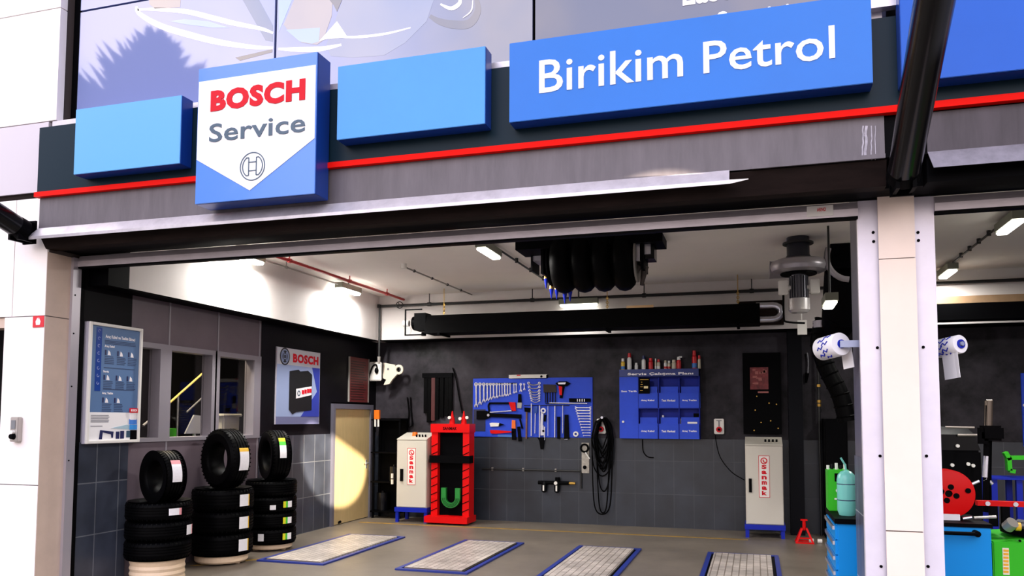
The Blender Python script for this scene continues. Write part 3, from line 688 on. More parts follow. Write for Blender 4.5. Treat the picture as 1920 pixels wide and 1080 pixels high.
m.build('valve_wheel', M_pipe, t)
MB().cyl((a.x, YPI, 2.75), (a.x, YPI, 2.63), .03, .02).build('end_nozzle', M_pipeg, t)
MB().box(a.x-.02, a.x+.02, (YPI-.05), YPI, zp-.03, zp+.03).build('tee', M_pipe, t)

# radiant heater
PH = Plane('back', 5.54)
t = thing('radiant_heater', 'long black tube heater hanging before the white back bulkhead', 'heater', (3.9, 5.54, 3.0))
xa, _ = PH.px(800, 600); xb, _ = PH.px(1425, 600); zt = 3.355; zb = 3.055
m = MB(); Ph = Plane('left', xa)
m.hull8([(xa, 5.44, zb+.0), (xb, 5.44, zb), (xb, 5.88, zb), (xa, 5.88, zb), (xa, 5.54, zt), (xb, 5.54, zt), (xb, 5.78, zt), (xa, 5.78, zt)])
m.build('reflector_hood', mat('heater_black', (4, 4, 5), .45, spec=.05), t)
MB().box(xb-1.9, xb-1.5, 5.52, 5.55, zt-.005, zt+.03).build('label_strip', mat('cream_label', (220, 180, 130), .5), t)
m = MB(); m.cyl((xa-.02, 5.66, 3.25), (xa-.28, 5.66, 3.25), .11).box(xa-.22, xa-.02, 5.54, 5.78, 3.12, 3.4).cyl((xa-.1, 5.66, 3.1), (xa-.1, 5.66, 3.04), .04)
m.build('burner', M_black, t)
m = MB()
for x in (xa-.36, ): 
    m.box(x, x+.02, 5.48, 5.50, 3.03, 3.46).box(x, x+.3, 5.48, 5.50, 3.44, 3.46).box(x, x+.3, 5.48, 5.50, 3.03, 3.05)
m.build('burner_frame', M_black, t)
MB().cyl((xa-.36, 5.66, 3.25), (xa-.46, 5.66, 3.25), .05).torus((xa-.45, 5.8, 3.15), (0, 1, 0), .06, .006).build('air_inlet', M_plw, t)
pts = [(xb-.05, 5.60, 3.325)]+[(xb+.18+.11*math.sin(a_), 5.60, 3.225+.1*math.cos(a_)) for a_ in [k*PI/8 for k in range(9)]]+[(xb-.05, 5.60, 3.125)]
MB().tube(pts, .045, 14).build('return_bend', M_steel, t, smooth=True)
for x in (xa+.25, (xa+xb)/2+.35, xb-.3):
    m = MB(); m.tube([(x, 5.66, zt), (x, 5.66, 3.8)], .006, 6)
    for k in range(5): m.torus((x, 5.66, zt+.05+k*.03), (k % 2, 1-k % 2, 0), .018, .005, 10, 5)
    m.build('chain', M_gold, t); MB().box(x-.02, x+.02, 5.42, 5.90, zb-.03, zb+.0).build('strap', M_black, t)
t = thing('mounting_frame', 'brown timber framing behind the silver bends of the heater', 'frame', (xb+.25, 6.1, 3.1))
MB().box(xb-.3, xb+.34, 6.05, 6.15, 3.42, 3.46).box(xb+.30, xb+.34, 6.05, 6.15, 3.1, 3.42).box(xb-.3, xb+.3, 6.07, 6.15, 3.1, 3.42).build('board', M_brown, t)

# exhaust hose drum
PRl = 2.95
xl, zm = Plane('back', PRl).px(1040, 500); xr, _ = Plane('back', PRl).px(1190, 500); zb = Plane('back', PRl).px(1110, 547)[1]
t = thing('exhaust_hose_reel', 'big black exhaust hose drum hanging from the ceiling behind the shutter rail', 'hose reel', ((xl+xr)/2, PRl, zb))
R = .36; cz = zb+R; m = MB(); n = 4; ww = (xr-xl)/n
for k in range(n): m.torus((xl+ww*(k+.5), PRl, cz), (1, 0, 0), R-ww/2, ww*.53, 36, 12)
m.cyl((xl, PRl, cz), (xr, PRl, cz), R-ww*.55, seg=32)
m.build('wound_hose', M_rubber, t, smooth=True)
for x in (xl-.05, xr+.02):
    m = MB(); m.lathe((x, PRl, cz), (1, 0, 0), [(.0, 0), (R-.09, 0), (R-.09, .02), (0, .02)], 32); m.build('flange', M_pipeg if x > xl else M_black, t)
m = MB(); m.box(xl-.12, xl-.09, PRl-.2, PRl+.2, cz-.15, 3.8).box(xr+.10, xr+.13, PRl-.2, PRl+.2, cz-.15, 3.8).box(xl-.42, xr+.35, PRl-.25, PRl+.2, 3.70, 3.798)
m.build('bracket_frame', M_black, t)
x0, z0 = Plane('back', PRl).px(1195, 482); x1, z1 = Plane('back', PRl).px(1224, 440)
MB().box(x0+.02, x1+.03, PRl-.12, PRl+.12, z0-.05, 3.72).build('drive_box', M_blackg, t)
MB().box(x1-.08, x1-.01, PRl-.14, PRl-.12, z0+.0, z1).build('steel_plate', M_steel, t)
MB().box(x0-.02, x0+.05, PRl-.16, PRl-.14, z0-.08, z1-.1).build('steel_plate', M_steel, t)
m = MB(); xx, zz = Plane('back', PRl).px(1203, 500); m.cyl((xx, PRl, zz+.05), (xx, PRl, zz-.0), .05).cyl((xx+.04, PRl, zz), (xx, PRl, zz-.22), .045, .02)
m.cyl((xx-.02, PRl-.05, zz+.0), (xx-.1, PRl-.05, zz-.1), .04)
m.build('chain_hoist', mat('dirty_metal', (70, 62, 58), .5, metal=.4, var=.4, vscale=30), t)
t = thing('duct_box', 'pale grey duct box on the ceiling left of the black hose drum', 'duct', (3.9, 3.2, 3.6))
x0, z0 = Plane('back', 3.2).px(1003, 492); x1, z1 = Plane('back', 3.2).px(1030, 474)
MB().box(x0, xl-.06, 3.1, 3.4, z0, z1+.1).build('casing', M_alu, t); MB().box(x0-.02, x0, 3.08, 3.42, z0-.12, 3.8).build('hanger_bar', M_black, t)
# blue tags
for k, (u, v) in enumerate(((1024, 528), (1034, 547), (1044, 548), (1059, 556), (1069, 552))):
    p = hit(u, v, 1, 3.0); lab = ['first', 'second', 'third', 'fourth', 'last'][k]
    t = thing('air_nozzle', f'blue pointed nozzle, {lab} from the left on the line under the hose drum', 'nozzle', p, 0, 'blue nozzles')
    h_ = .085
    MB().cyl(p+Vector((0, 0, h_*.4)), p+Vector((0, 0, -h_)), .028, .004, 12).build('tip', M_blue, t)
    MB().cyl(p+Vector((0, 0, h_*1.2)), p+Vector((0, 0, h_*.4)), .014, .03, 12).build('cap', M_gold, t)
m = MB(); L_ = [hit(u, v, 1, 3.0) for u, v in ((1018, 495), (1024, 515), (1036, 532), (1050, 540), (1060, 546), (1071, 542))]
m.tube(smooth_path(L_), .011); m.cyl(L_[0], (L_[0].x, 3.0, 3.8), .008)
tag(m.build('hanging_line', M_gold), 'brass-coloured line carrying blue nozzles under the black hose drum', 'line')

# exhaust blower
Yf = 3.4; PX = Plane('back', Yf); cx, cz = PX.px(1497, 500); rr = .315
t = thing('exhaust_blower', 'grey centrifugal blower with round housing and motor beside the pillar', 'blower', (cx, Yf, 3.0))
MB().lathe((cx, Yf, cz-.075), (0, 0, 1), [(0, 0), (rr*.8, .0), (rr*.95, .02), (rr, .06), (rr, .09), (rr*.95, .13), (rr*.8, .15), (0, .15)], 40).build('fan_housing', mat('blower_grey', (165, 160, 165), .35, metal=.5), t, smooth=True)
m = MB(); m.hull8([(cx-rr, Yf-.05, cz-.07), (cx-rr*.2, Yf+.1, cz-.07), (cx-rr*.2, Yf+.33, cz-.07), (cx-rr, Yf+.33, cz-.07), (cx-rr, Yf-.05, cz+.07), (cx-rr*.2, Yf+.1, cz+.07), (cx-rr*.2, Yf+.33, cz+.07), (cx-rr, Yf+.33, cz+.07)])
m.build('outlet', mat('blower_grey', (165, 160, 165), .35, metal=.5), t)
MB().lathe((cx, Yf, cz+.075), (0, 0, 1), [(.16, 0), (.125, .06), (.125, 3.8-cz-.075)], 24).build('inlet_duct', mat('duct_dark', (46, 48, 58), .4, metal=.4), t, smooth=True)
MB().lathe((cx, Yf, 3.72), (0, 0, 1), [(.125, 0), (.17, .0), (.17, .02), (.125, .03)], 24).build('collar', M_pipe, t)
mz = cz-.075
MB().cyl((cx, Yf, mz-.02), (cx, Yf, mz), .2).build('mount_plate', M_black, t)
m = MB(); m.cyl((cx, Yf, mz-.30), (cx, Yf, mz-.02), .082, seg=24)
for k in range(20):
    a = 2*PI*k/20; d_ = Vector((math.cos(a), math.sin(a), 0)); n_ = Vector((-d_.y, d_.x, 0))*.004; o_ = Vector((cx, Yf, 0))
    v = [o_+d_*.08+n_, o_+d_*.105+n_, o_+d_*.105-n_, o_+d_*.08-n_]
    m.hull8([q+Vector((0, 0, mz-.29)) for q in v]+[q+Vector((0, 0, mz-.04)) for q in v])
m.build('motor', mat('motor_grey', (110, 110, 118), .4, metal=.5), t)
MB().lathe((cx, Yf, mz-.46), (0, 0, 1), [(0, 0), (.09, 0), (.118, .03), (.118, .16), (.0, .16)], 24).build('fan_cover', mat('motor_light', (190, 186, 186), .35, metal=.3), t, smooth=True)
for s_ in (-1, 1):
    MB().box(cx+s_*.17-.055, cx+s_*.17+.055, Yf-.05, Yf+.05, mz-.25, mz-.08).build('junction_box', M_plw, t, bevel=.01)
    MB().cyl((cx+s_*.08, Yf, mz-.17), (cx+s_*.12, Yf, mz-.17), .04).build('gland', M_plw, t)
MB().tube(smooth_path([(cx-.17, Yf, mz-.25), (cx-.17, Yf, mz-.5), (cx-.14, Yf, mz-.56), (cx+.06, Yf+.1, mz-.57)], 5), .012).build('cable', M_rubber, t)
x, _, z = hit(1503, 616, 1, 4.2)
t = tag(MB().box(x-.05, x+.06, 4.15, 4.2, z-.08, z+.1).cyl((x, 4.19, z+.1), (x, 4.19, 3.8), .008).build('small_grey_box', M_plw, smooth=False), 'small grey electrical box hanging below the blower motor', 'electrical box')
# big black duct
t = thing('black_duct', 'large black duct with ribbed hose descending between the blower and the pillar', 'duct', (7.0, 3.9, 2.3))
a = hit(1574, 430, 1, 3.0); b = hit(1560, 560, 1, 4.4)
MB().cyl((a.x+.17, 4.03, 3.52), (b.x+.14, 4.6, 3.02), .25, .25, seg=28).build('duct_tube', M_black, t, smooth=True)
MB().box(a.x-.02, a.x+.36, 3.85, 4.2, 3.5, 3.798).build('duct_head', M_black, t)
MB().cyl((b.x+.14, 4.55, 3.05), (b.x+.04, 4.85, 2.80), .25, .16, seg=28).build('reducer', M_black, t, smooth=True)
c_ = hit(1570, 495, 1, 3.3)
MB().tube([hit(1592+42*math.cos(a_), 482+42*math.sin(a_), 1, 3.3) for a_ in [PI*(.5+.07*k) for k in range(10)]], .034, 10).build('clamp_ring', mat('blower_grey', (165, 160, 165)), t, smooth=True)
pts = smooth_path([hit(1545, 600, 1, 4.8), hit(1536, 640, 1, 4.8), hit(1550, 690, 1, 4.8), hit(1575, 740, 1, 4.8), hit(1588, 790, 1, 4.8)], 8)
MB().tube(pts, .11, 14).build('flexible_hose', M_rubber, t, smooth=True)
[MB().torus(p, (q-p), .11, .012, 16, 5).build('rib', M_rubber, t) for p, q in zip(pts[::3], pts[1::3])]
MB().cyl(hit(1545, 602, 1, 4.8), hit(1545, 615, 1, 4.8), .14).build('hose_cuff', M_alu, t)

# ================================================================ tyres
def tyre(c, ax, R, Wd, ri, label, group, stickers, nm='tyre'):
    """ax points to the outer sidewall; stickers: (dir vector, list of (mat, frac0, frac1), ang halfwidth, w0, w1, vertical)"""
    ax = Vector(ax).normalized(); c = Vector(c)
    t = thing(nm, label, 'tyre', c-Vector((0, 0, R if abs(ax.z) < .5 else Wd/2)), 0, group)
    h = Wd/2
    prof = [(ri, -h*.72), (ri+.012, -h*.86), (ri+.05, -h*.96), (ri+.11, -h), (R-.045, -h*.93), (R-.014, -h*.80), (R-.004, -h*.66)]
    for g in (-.42, -.14, .14, .42):
        prof += [(R, h*(g-.05)), (R-.009, h*(g-.035)), (R-.009, h*(g+.035)), (R, h*(g+.05))]
    prof += [(R-.004, h*.66), (R-.014, h*.80), (R-.045, h*.93), (ri+.11, h), (ri+.05, h*.96), (ri+.012, h*.86), (ri, h*.72), (ri+.004, 0)]
    m = MB().lathe(c, ax, prof, 56, close=True); tt = ax.orthogonal().normalized(); bb = ax.cross(tt)
    for k in range(44):
        a = 2*PI*k/44; d_ = tt*math.cos(a)+bb*math.sin(a); n_ = ax.cross(d_)*.007
        for s_ in (-1, 1):
            p0 = c+d_*(R-.006)+ax*(s_*h*.5); p1 = c+d_*(R-.02)+ax*(s_*h*.86)
            m.hull8([p0-n_, p0+n_, p1+n_, p1-n_, p0-n_+d_*.009, p0+n_+d_*.009, p1+n_+d_*.011, p1-n_+d_*.011])
    m.build('tyre_body', M_rubber, t, smooth=True)
    for dv, parts, half, w0, w1 in stickers:
        dv = Vector(dv); dv = (dv-ax*dv.dot(ax)).normalized(); sd = ax.cross(dv)
        for mm, f0, f1 in parts:
            m = MB(); n = 6
            def P_(f, wv, dr): a = -half+2*half*f; return c+(dv*math.cos(a)+sd*math.sin(a))*(R+.011+dr)+ax*wv
            for i in range(n):
                g0 = f0+(f1-f0)*i/n; g1 = f0+(f1-f0)*(i+1)/n
                m.hull8([P_(g0, w0, 0), P_(g1, w0, 0), P_(g1, w1, 0), P_(g0, w1, 0), P_(g0, w0, .002), P_(g1, w0, .002), P_(g1, w1, .002), P_(g0, w1, .002)])
            m.build('label', mm, t)
    return t
ML = mat('label_white', (238, 236, 238), .5, var=.05, vscale=60); MP = mat('label_pink', (225, 150, 155), .5); MY = mat('label_yellow', (228, 180, 40), .5); MG = mat('label_green', (70, 190, 50), .5); MLY = mat('label_lime', (220, 215, 30), .5)
MT = mat('label_print', (110, 110, 120), .6)
def cdir(c): d_ = Vector(CAM)-Vector(c); d_.z = 0; return d_.normalized()
def turned(d_, deg): return Matrix.Rotation(math.radians(deg), 3, 'Z') @ d_
Z = (0, 0, 1)
# stack 1
c1 = (.365, .80); R1 = .33; hh = .20
t = tag(MB().lathe((*c1, 0), Z, [(0, 0), (.265, 0), (.275, .025), (.265, .05), (.275, .08), (.265, .11), (.275, .14), (.265, .17), (.275, .20), (.275, .228), (0, .228)], 40).build('stand_base', M_base), 'round cream drum under the front stack of tyres', 'stand')
zz = .23
for k in range(3):
    cc = (*c1, zz+hh*(k+.5)); d_ = cdir(cc); st = []
    if k == 2: st = [(turned(d_, 27), [(MP, .8, 1), (ML, 0, .8)], .20, -.035, .035)]
    if k == 1: st = [(turned(d_, 62), [(ML, 0, .8), (MP, .8, 1)], .17, -.055, .045)]
    tyre(cc, Z, R1, hh, .2, ['black tyre lying lowest in the front stack', 'black tyre lying second in the front stack with a small pink edged label', 'black tyre lying on top of the front stack with a wide pink edged label'][k], 'tyres stacked in the shop', st)
zz += hh*3
R_ = .27; a_ = Vector((-.35, -.937, 0)); c = Vector((.40, .80, zz+R_-.02))
tyre(c, a_, R_, .23, .165, 'black tyre standing upright on the front stack with a pink and white label', 'tyres standing upright on the stacks', [(Vector((.90, -.42, .25)), [(MP, .8, 1), (ML, 0, .8)], .42, -.055, .05)])
# stack 2
c2 = (.365, 1.86); R2 = .35; hh = .257
m = MB(); m.lathe((*c2, .02), Z, [(0, 0), (.28, 0), (.30, .02), (.30, .085), (0, .085)], 40)
[m.cyl((c2[0]+.22*math.cos(k), c2[1]+.22*math.sin(k), 0), (c2[0]+.22*math.cos(k), c2[1]+.22*math.sin(k), .022), .03) for k in (0, 2.1, 4.2)]
tag(m.build('stand_base', M_base), 'low round wheeled disc under the middle stack of tyres', 'stand')
zz = .107
for k in range(3):
    cc = (*c2, zz+hh*(k+.5)); d_ = cdir(cc)
    tyre(cc, Z, R2, hh, .215, ['black tyre lying lowest in the middle stack', 'black tyre lying second in the middle stack', 'black tyre lying on top of the middle stack'][k]+' with a white label', 'tyres stacked in the shop', [(turned(d_, 42), [(ML, 0, .88), (MY, .88, 1)], .20, -.075, .06)])
zz += hh*3
R_ = .355; c = Vector((.385, 1.86, zz+R_-.02))
tyre(c, (-.339, -.939, 0), R_, .26, .19, 'largest upright black tyre with yellow topped label on the middle stack', 'tyres standing upright on the stacks', [(Vector((.94, -.34, .02)), [(MY, .83, 1), (ML, 0, .83)], .36, -.07, .05)])
# stack 3
c3 = (.345, 2.88); R3 = .325; hh = .203
m = MB(); m.lathe((*c3, .02), Z, [(0, 0), (.26, 0), (.28, .015), (.28, .065), (0, .065)], 40)
[m.cyl((c3[0]+.2*math.cos(k), c3[1]+.2*math.sin(k), 0), (c3[0]+.2*math.cos(k), c3[1]+.2*math.sin(k), .022), .03) for k in (0, 2.1, 4.2)]
tag(m.build('stand_base', M_base), 'low round wheeled disc under the rear stack of tyres', 'stand')
zz = .087
for k in range(4):
    cc = (*c3, zz+hh*(k+.5)); d_ = cdir(cc)
    st = [(turned(d_, 38), [(MLY, 0, .28), (MG, .28, .5), (ML, .5, 1)], .20, -.04, .04)] if k < 3 else []
    if k == 2: st.append((turned(d_, 4), [(ML, 0, 1)], .11, -.06, .0))
    if k == 0: st.append((turned(d_, -20), [(ML, 0, 1)], .11, -.045, .045))
    tyre(cc, Z, R3, hh, .2, ['black tyre lying lowest in the rear stack with green and white labels', 'black tyre lying second from the floor in the rear stack with a green label', 'black tyre lying third from the floor in the rear stack, two labels', 'black tyre lying on top of the rear stack without a label'][k], 'tyres stacked in the shop', st)
zz += hh*4
R_ = .33; c = Vector((.385, 2.88, zz+R_-.02))
tyre(c, (-.630, -.776, 0), R_, .26, .19, 'upright black tyre with lime and green topped label on the rear stack', 'tyres standing upright on the stacks', [(Vector((.78, -.63, .36)), [(MLY, .8, 1), (MG, .6, .8), (ML, 0, .6)], .40, -.045, .04)])

# ================================================================ left wall things
# service board (poster case)
PS = Plane('left', .06)
q = [PS.px(*x) for x in ((150, 596), (266, 620), (261, 830), (136, 832))]
ya, yb, zb, zt = .09, (q[1][0]+q[2][0])/2, (q[2][1]+q[3][1])/2-.0, (q[0][1]+q[1][1])/2
t = thing('poster_case', 'white framed poster case with blue service steps sheet near the front of the left wall', 'poster', (.03, (ya+yb)/2, zb))
MB().box(.0, .05, ya, yb, zb, zt).build('case_back', M_alu, t)
m = MB(); m.box(.05, .075, ya, ya+.035, zb, zt).box(.05, .075, yb-.03, yb, zb, zt).box(.05, .075, ya+.035, yb-.03, zb, zb+.03).box(.05, .075, ya+.035, yb-.03, zt-.03, zt)
m.build('frame', M_plw, t, bevel=.004)
PS = Plane('left', .052); W_ = yb-ya-.065; H_ = zt-zb-.06; y0 = ya+.035; z0 = zb+.03
sh = MB().box(.05, .053, y0, y0+W_, z0+.245*H_, z0+H_).build('blue_sheet', mat('poster_blue', (88, 120, 165), .4), t)
MB().box(.05, .053, y0, y0+W_, z0, z0+.245*H_).build('white_sheet', M_paper, t)
def F(a, b): return y0+a*W_, z0+b*H_
def rc(a0, a1, b0, b1, mm, nm, par, c=.001): p0 = F(a0, b0); p1 = F(a1, b1); return MB().pbox(PS, p0[0], p1[0], p0[1], p1[1], 0, c+.001).build(nm, mm, par)
rc(.10, .21, .43, .985, M_signd, 'strip', sh, .002)
def T(s, a0, a1, b0, b1, mm, par, bold=.01): p0 = F(a0, b0); p1 = F(a1, b1); return text(s, PS, p0[0], p1[0], p0[1], p1[1], .001, mm, par, bold=bold)
T('Araç Kabul ve Teslim Süreci', .28, .90, .895, .93, M_wlet, sh, .03)
T('Araç Kabul', .27, .47, .815, .84, M_wlet, sh, .03); T('Servis', .26, .37, .595, .615, M_wlet, sh, .03); T('Araç Teslim', .25, .47, .40, .425, M_wlet, sh, .03)
Mtx = mat('poster_text', (40, 60, 100), .6)
m = MB()
def lines(a0, a1, b0, b1, n, P_=PS):
    for k in range(n):
        b = b1-(b1-b0)*(k+.5)/n; p0 = F(a0, b); p1 = F(a1-random.uniform(0, .03), b); m.pbox(PS, p0[0], p1[0], p0[1]-.0035, p1[1]+.0035, .001, .0025)
lines(.27, .92, .86, .885, 2)
for row, (bt, xs) in enumerate(((.80, (.28, .53, .76)), (.58, (.27, .52, .75)), (.38, (.26, .50)))):
    for x in xs:
        lines(x, x+.19, bt-.13, bt-.055, 5)
        p0 = F(x, bt-.05); p1 = F(x+.03, bt-.005); MB().pbox(PS, p0[0], p1[0], p0[1], p1[1], .001, .003).build('icon_bar', mat('poster_navy', (15, 22, 80), .5), sh)
        p0 = F(x+.055, bt-.05); p1 = F(x+.12, bt-.005); MB().poly(PS, [(p0[0], p0[1]), (p1[0], p0[1]), (p1[0]-.01, p1[1]-.02), (p0[0]+.01, p1[1])], .001, .003).build('icon', M_wlet, sh)
for b in (.865-.015, .635, .445): lines(.27, .93, b, b+.008, 1)
m.build('body_text', Mtx, sh);
m = MB()
for k in range(8):
    a, b = F(.155, .955-k*.065); annulus(m, PS, a, b, .016, .011, .003, .005, 12, .3*k, 4.6+.3*k)
m.build('strip_icon', mat('poster_lilac', (150, 160, 210), .5), sh)
m = MB(); lines(.05, .42, .155, .225, 5); lines(.05, .30, .12, .13, 1); m.build('small_text', MT, t)
m = MB(); p0 = F(.24, .02); p1 = F(.46, .09)
m.poly(PS, [F(.22, .01), F(.28, .01), F(.29, .07), F(.46, .05), F(.47, .02), F(.50, .02), F(.51, .075), F(.24, .09)], .001, .004)
m.pbox(PS, *sum(zip(F(.56, .01), F(.63, .075)), ()), .001, .004).pbox(PS, *sum(zip(F(.65, .01), F(.73, .08)), ()), .001, .004)
m.build('vehicle_picture', mat('poster_navy', (15, 22, 80), .5), t)
m = MB(); m.poly(PS, [F(.45, .105), F(.78, .135), F(.90, .12), F(.90, .09), F(.60, .10)], .001, .003); m.build('roof_picture', mat('poster_pale_blue', (165, 195, 210), .5), t)
tw = MB().pbox(PS, *sum(zip(F(.86, .0), F(1.0, .085)), ()), .001, .006).build('totem_picture', M_black, t)
rc(.84, 1.0, .09, .135, M_sign, 'blue_block', tw, .006); rc(.83, .99, .14, .185, M_bosch, 'blue_block', tw, .006); rc(.84, .98, .18, .255, M_wsign, 'white_block', tw, .007)
p0 = F(.82, .245); p1 = F(1.0, .285); MB().pbox(PS, p0[0], p1[0], p0[1], p1[1], .008, .012).build('red_block', M_rlet, tw)
p0 = F(.845, .255); p1 = F(.975, .277); text('BOSCH', PS, p0[0], p1[0], p0[1], p1[1], .012, M_wlet, tw, bold=.03)
p0 = F(.78, .02); p1 = F(.87, .08); MB().pbox(PS, p0[0], p1[0], p0[1], p1[1], .001, .004).build('building_picture', M_slate, t)
# battery poster
PQ = Plane('left', .02)
ya, yb, zb, zt = 3.43, 4.60, 1.61, 2.70
t = thing('battery_poster', 'wall poster showing a black car battery under a red BOSCH word beyond the partition', 'poster', (.01, (ya+yb)/2, zb))
W_ = yb-ya; H_ = zt-zb; y0 = ya; z0 = zb
M_p1 = mat('poster_sky', (150, 165, 205), .5)
MB().box(.0, .018, ya, yb, zb, zt).build('panel', M_alu, t)
PS = Plane('left', .018)
rc(.01, .99, .78, .995, mat('poster_light', (205, 205, 215), .5), 'top_band', t, .001); rc(.01, .99, .10, .78, M_p1, 'picture_field', t, .001); rc(.01, .99, .0, .10, mat('poster_grey_blue', (110, 112, 150), .5), 'bottom_band', t, .001)
m = MB(); m.poly(PS, [F(.55, .10), F(.99, .10), F(.99, .78), F(.80, .78), F(.93, .45)], .002, .004); m.build('dark_blue_field', mat('poster_deep_blue', (45, 60, 165), .5), t)
m = MB(); p = F(.17, .885); annulus(m, PS, p[0], p[1], .125, .105, .002, .005, 30)
m.poly(PS, [(p[0]+.10*math.cos(k*PI/12), p[1]+.10*math.sin(k*PI/12)) for k in range(24)], .002, .004); m.build('emblem_disc', mat('poster_charcoal', (45, 45, 55), .5), t)
m = MB(); emblem(m, PS, p[0], p[1], .1, .004, .007, .14); m.build('ring_emblem', M_p1, t)
p0 = F(.35, .82); p1 = F(.95, .94); text('BOSCH', PS, p0[0], p1[0], p0[1], p1[1], .002, M_rlet, t, bold=.05)
m = MB(); m.poly(PS, [F(.28, .19), F(.36, .13), F(.44, .16), F(.80, .19), F(.80, .68), F(.70, .73), F(.52, .71), F(.48, .73), F(.28, .70)], .002, .006)
bt = m.build('battery_picture', mat('picture_black', (14, 15, 18), .5), t)
m = MB(); m.poly(PS, [F(.43, .34), F(.79, .40), F(.79, .52), F(.43, .47)], .006, .008); wb = m.build('label', M_wlet, bt)
m = MB(); [m.pbox(PS, F(a, 0)[0], F(a+.05, 0)[0], F(0, b)[1], F(0, b+.055)[1], .008, .010) for a, b in ((.56, .405), (.62, .415), (.68, .425), (.735, .43))]; m.build('red_word', M_rlet, bt)
m = MB(); p = F(.49, .415); annulus(m, PS, p[0], p[1], .04, .026, .008, .01, 16); m.build('small_ring', M_slate, bt)
# red notice on the left wall above the door
t = thing('red_notice', 'dark red printed notice in thin white edges above the beige door', 'notice', (.01, 5.85, 1.97))
q0 = PLW.px(655, 664); q1 = PLW.px(688, 762)
y0, y1, z0, z1 = q0[0], q1[0], 1.97, 2.72
MB().box(0, .015, y0, y1, z0, z1).build('sheet', mat('notice_red', (95, 28, 30), .6), t)
MB().box(0, .02, y0-.03, y0, z0, z1).box(0, .02, y1, y1+.03, z0, z1).build('side_edge', M_pipeg, t)
m = MB(); PS = Plane('left', .015)
for k in range(16): m.pbox(PS, y0+.04, y1-.04-random.uniform(0, .15), z1-.08-k*.042, z1-.065-k*.042, 0, .002)
m.build('printed_lines', mat('notice_dark', (40, 12, 14), .6), t)
# ================================================================ back wall things
def bx(P, u0, v0, u1, v1, c0, c1, m=None): (a0, b1), (a1, b0) = P.px(u0, v0), P.px(u1, v1); return (m or MB()).pbox(P, a0, a1, b0, b1, c0, c1)
def z8(x, y): return 880+x/8, 700+y/8
# white pieces in the back left corner
Pc = Plane('back', 6.3)
a, b = Pc.px(703, 697)
t = thing('wall_speaker_panel', 'rounded white panel with a black hook on it in the back left corner', 'panel', (a, 6.3, b-.2))
bx(Pc, 686, 679, 715, 714, -.04, .02).build('panel', M_plw, t, bevel=.015)
MB().tube(smooth_path([Pc.w(*Pc.px(u, v), .04) for u, v in ((692, 715), (696, 700), (701, 687), (707, 684), (709, 690), (709, 697))], 5), .013).build('hook', M_black, t)
MB().cyl(Pc.w(*Pc.px(705, 684), 0), (Pc.w(*Pc.px(705, 684)).x, 6.54, Pc.px(705, 684)[1]), .02).build('wall_arm', M_black, t)
MB().sph(Pc.w(*Pc.px(708, 695), .04), .035, 1.5).build('bulb', M_black, t)
a, b = Pc.px(735, 700)
t = thing('white_wheel_clamp', 'cream angled clamp with a round eye in the back left corner', 'clamp', (a, 6.3, b-.2))
MB().poly(Pc, inv(pp(Pc, [(719, 680), (741, 684), (745, 702), (736, 712), (731, 720), (720, 722), (725, 712), (719, 709)])), -.03, .02).build('body', mat('cream_metal', (222, 214, 196), .4), t)
m = MB(); a, b = Pc.px(748, 693); annulus(m, Pc, a, b, .085, .045, -.02, .015, 20); m.build('eye', mat('cream_metal', (222, 214, 196), .4), t)
p = Pc.w(*Pc.px(729, 692), .02); MB().cyl(p, p+Vector((0, -.01, 0)), .02).build('bolt', M_steel, t)
p = Pc.w(*Pc.px(735, 690), -.03); MB().cyl(p, (p.x, 6.54, p.z), .02).build('wall_arm', M_black, t)
# dark rack in the corner
t = thing('corner_rack', 'tall dark steel rack in the back left corner beside the door', 'rack', (.45, 6.2, 0))
m = MB()
for x, y in ((.12, 6.46), (.61, 6.46), (.12, 6.2), (.61, 6.2)): MB().box(x, x+.03, y, y+.03, 0, 1.7).build('post', M_black, t)
for z in (.1, .6, 1.1, 1.66): MB().box(.1, .65, 6.18, 6.5, z, z+.025).build('shelf', M_black, t)
MB().box(.1, .65, 6.48, 6.5, .1, 1.7).build('back_sheet', M_black, t)
for (x, z, s_, mm, lab, ct) in ((.26, .1255, (.2, .2, .3), M_black, 'dark canister on the low shelf of the corner rack', 'canister'), (.48, .6255, (.2, .2, .25), M_black, 'dark tin on the middle shelf of the corner rack', 'tin')):
    tag(MB().cyl((x, 6.33, z), (x, 6.33, z+s_[2]), s_[0]/2, seg=20).cyl((x, 6.33, z+s_[2]), (x, 6.33, z+s_[2]+.03), .03).build(ct, M_blackg), lab, ct)
Pg = Plane('back', 6.18)
t = thing('orange_dispenser', 'small orange topped holder with two white tubes beside the beige door', 'dispenser', (.5, 6.15, 1.3))
a, b = Pg.px(708, 777)
bx(Pg, 704, 769, 713, 786, 0.0, .05).build('holder', M_orange, t)
for u in (705, 711): p = Pg.w(*Pg.px(u, 800), .03); q = Pg.w(*Pg.px(u, 786), .03); MB().cyl(p, q, .016).build('tube', M_plw, t)
for u, v, lab in ((737, 892, 'upper'), (737, 903, 'lower')):
    p = Pg.w(*Pg.px(u, v), .03); t_ = MB().cyl(p-Vector((0, 0, .04)), p+Vector((0, 0, .04)), .022)
    tag(t_.build('white_fitting', M_plw), f'small white fitting beside the left grey cabinet, {lab} of the pair', 'fitting', 'white fittings')
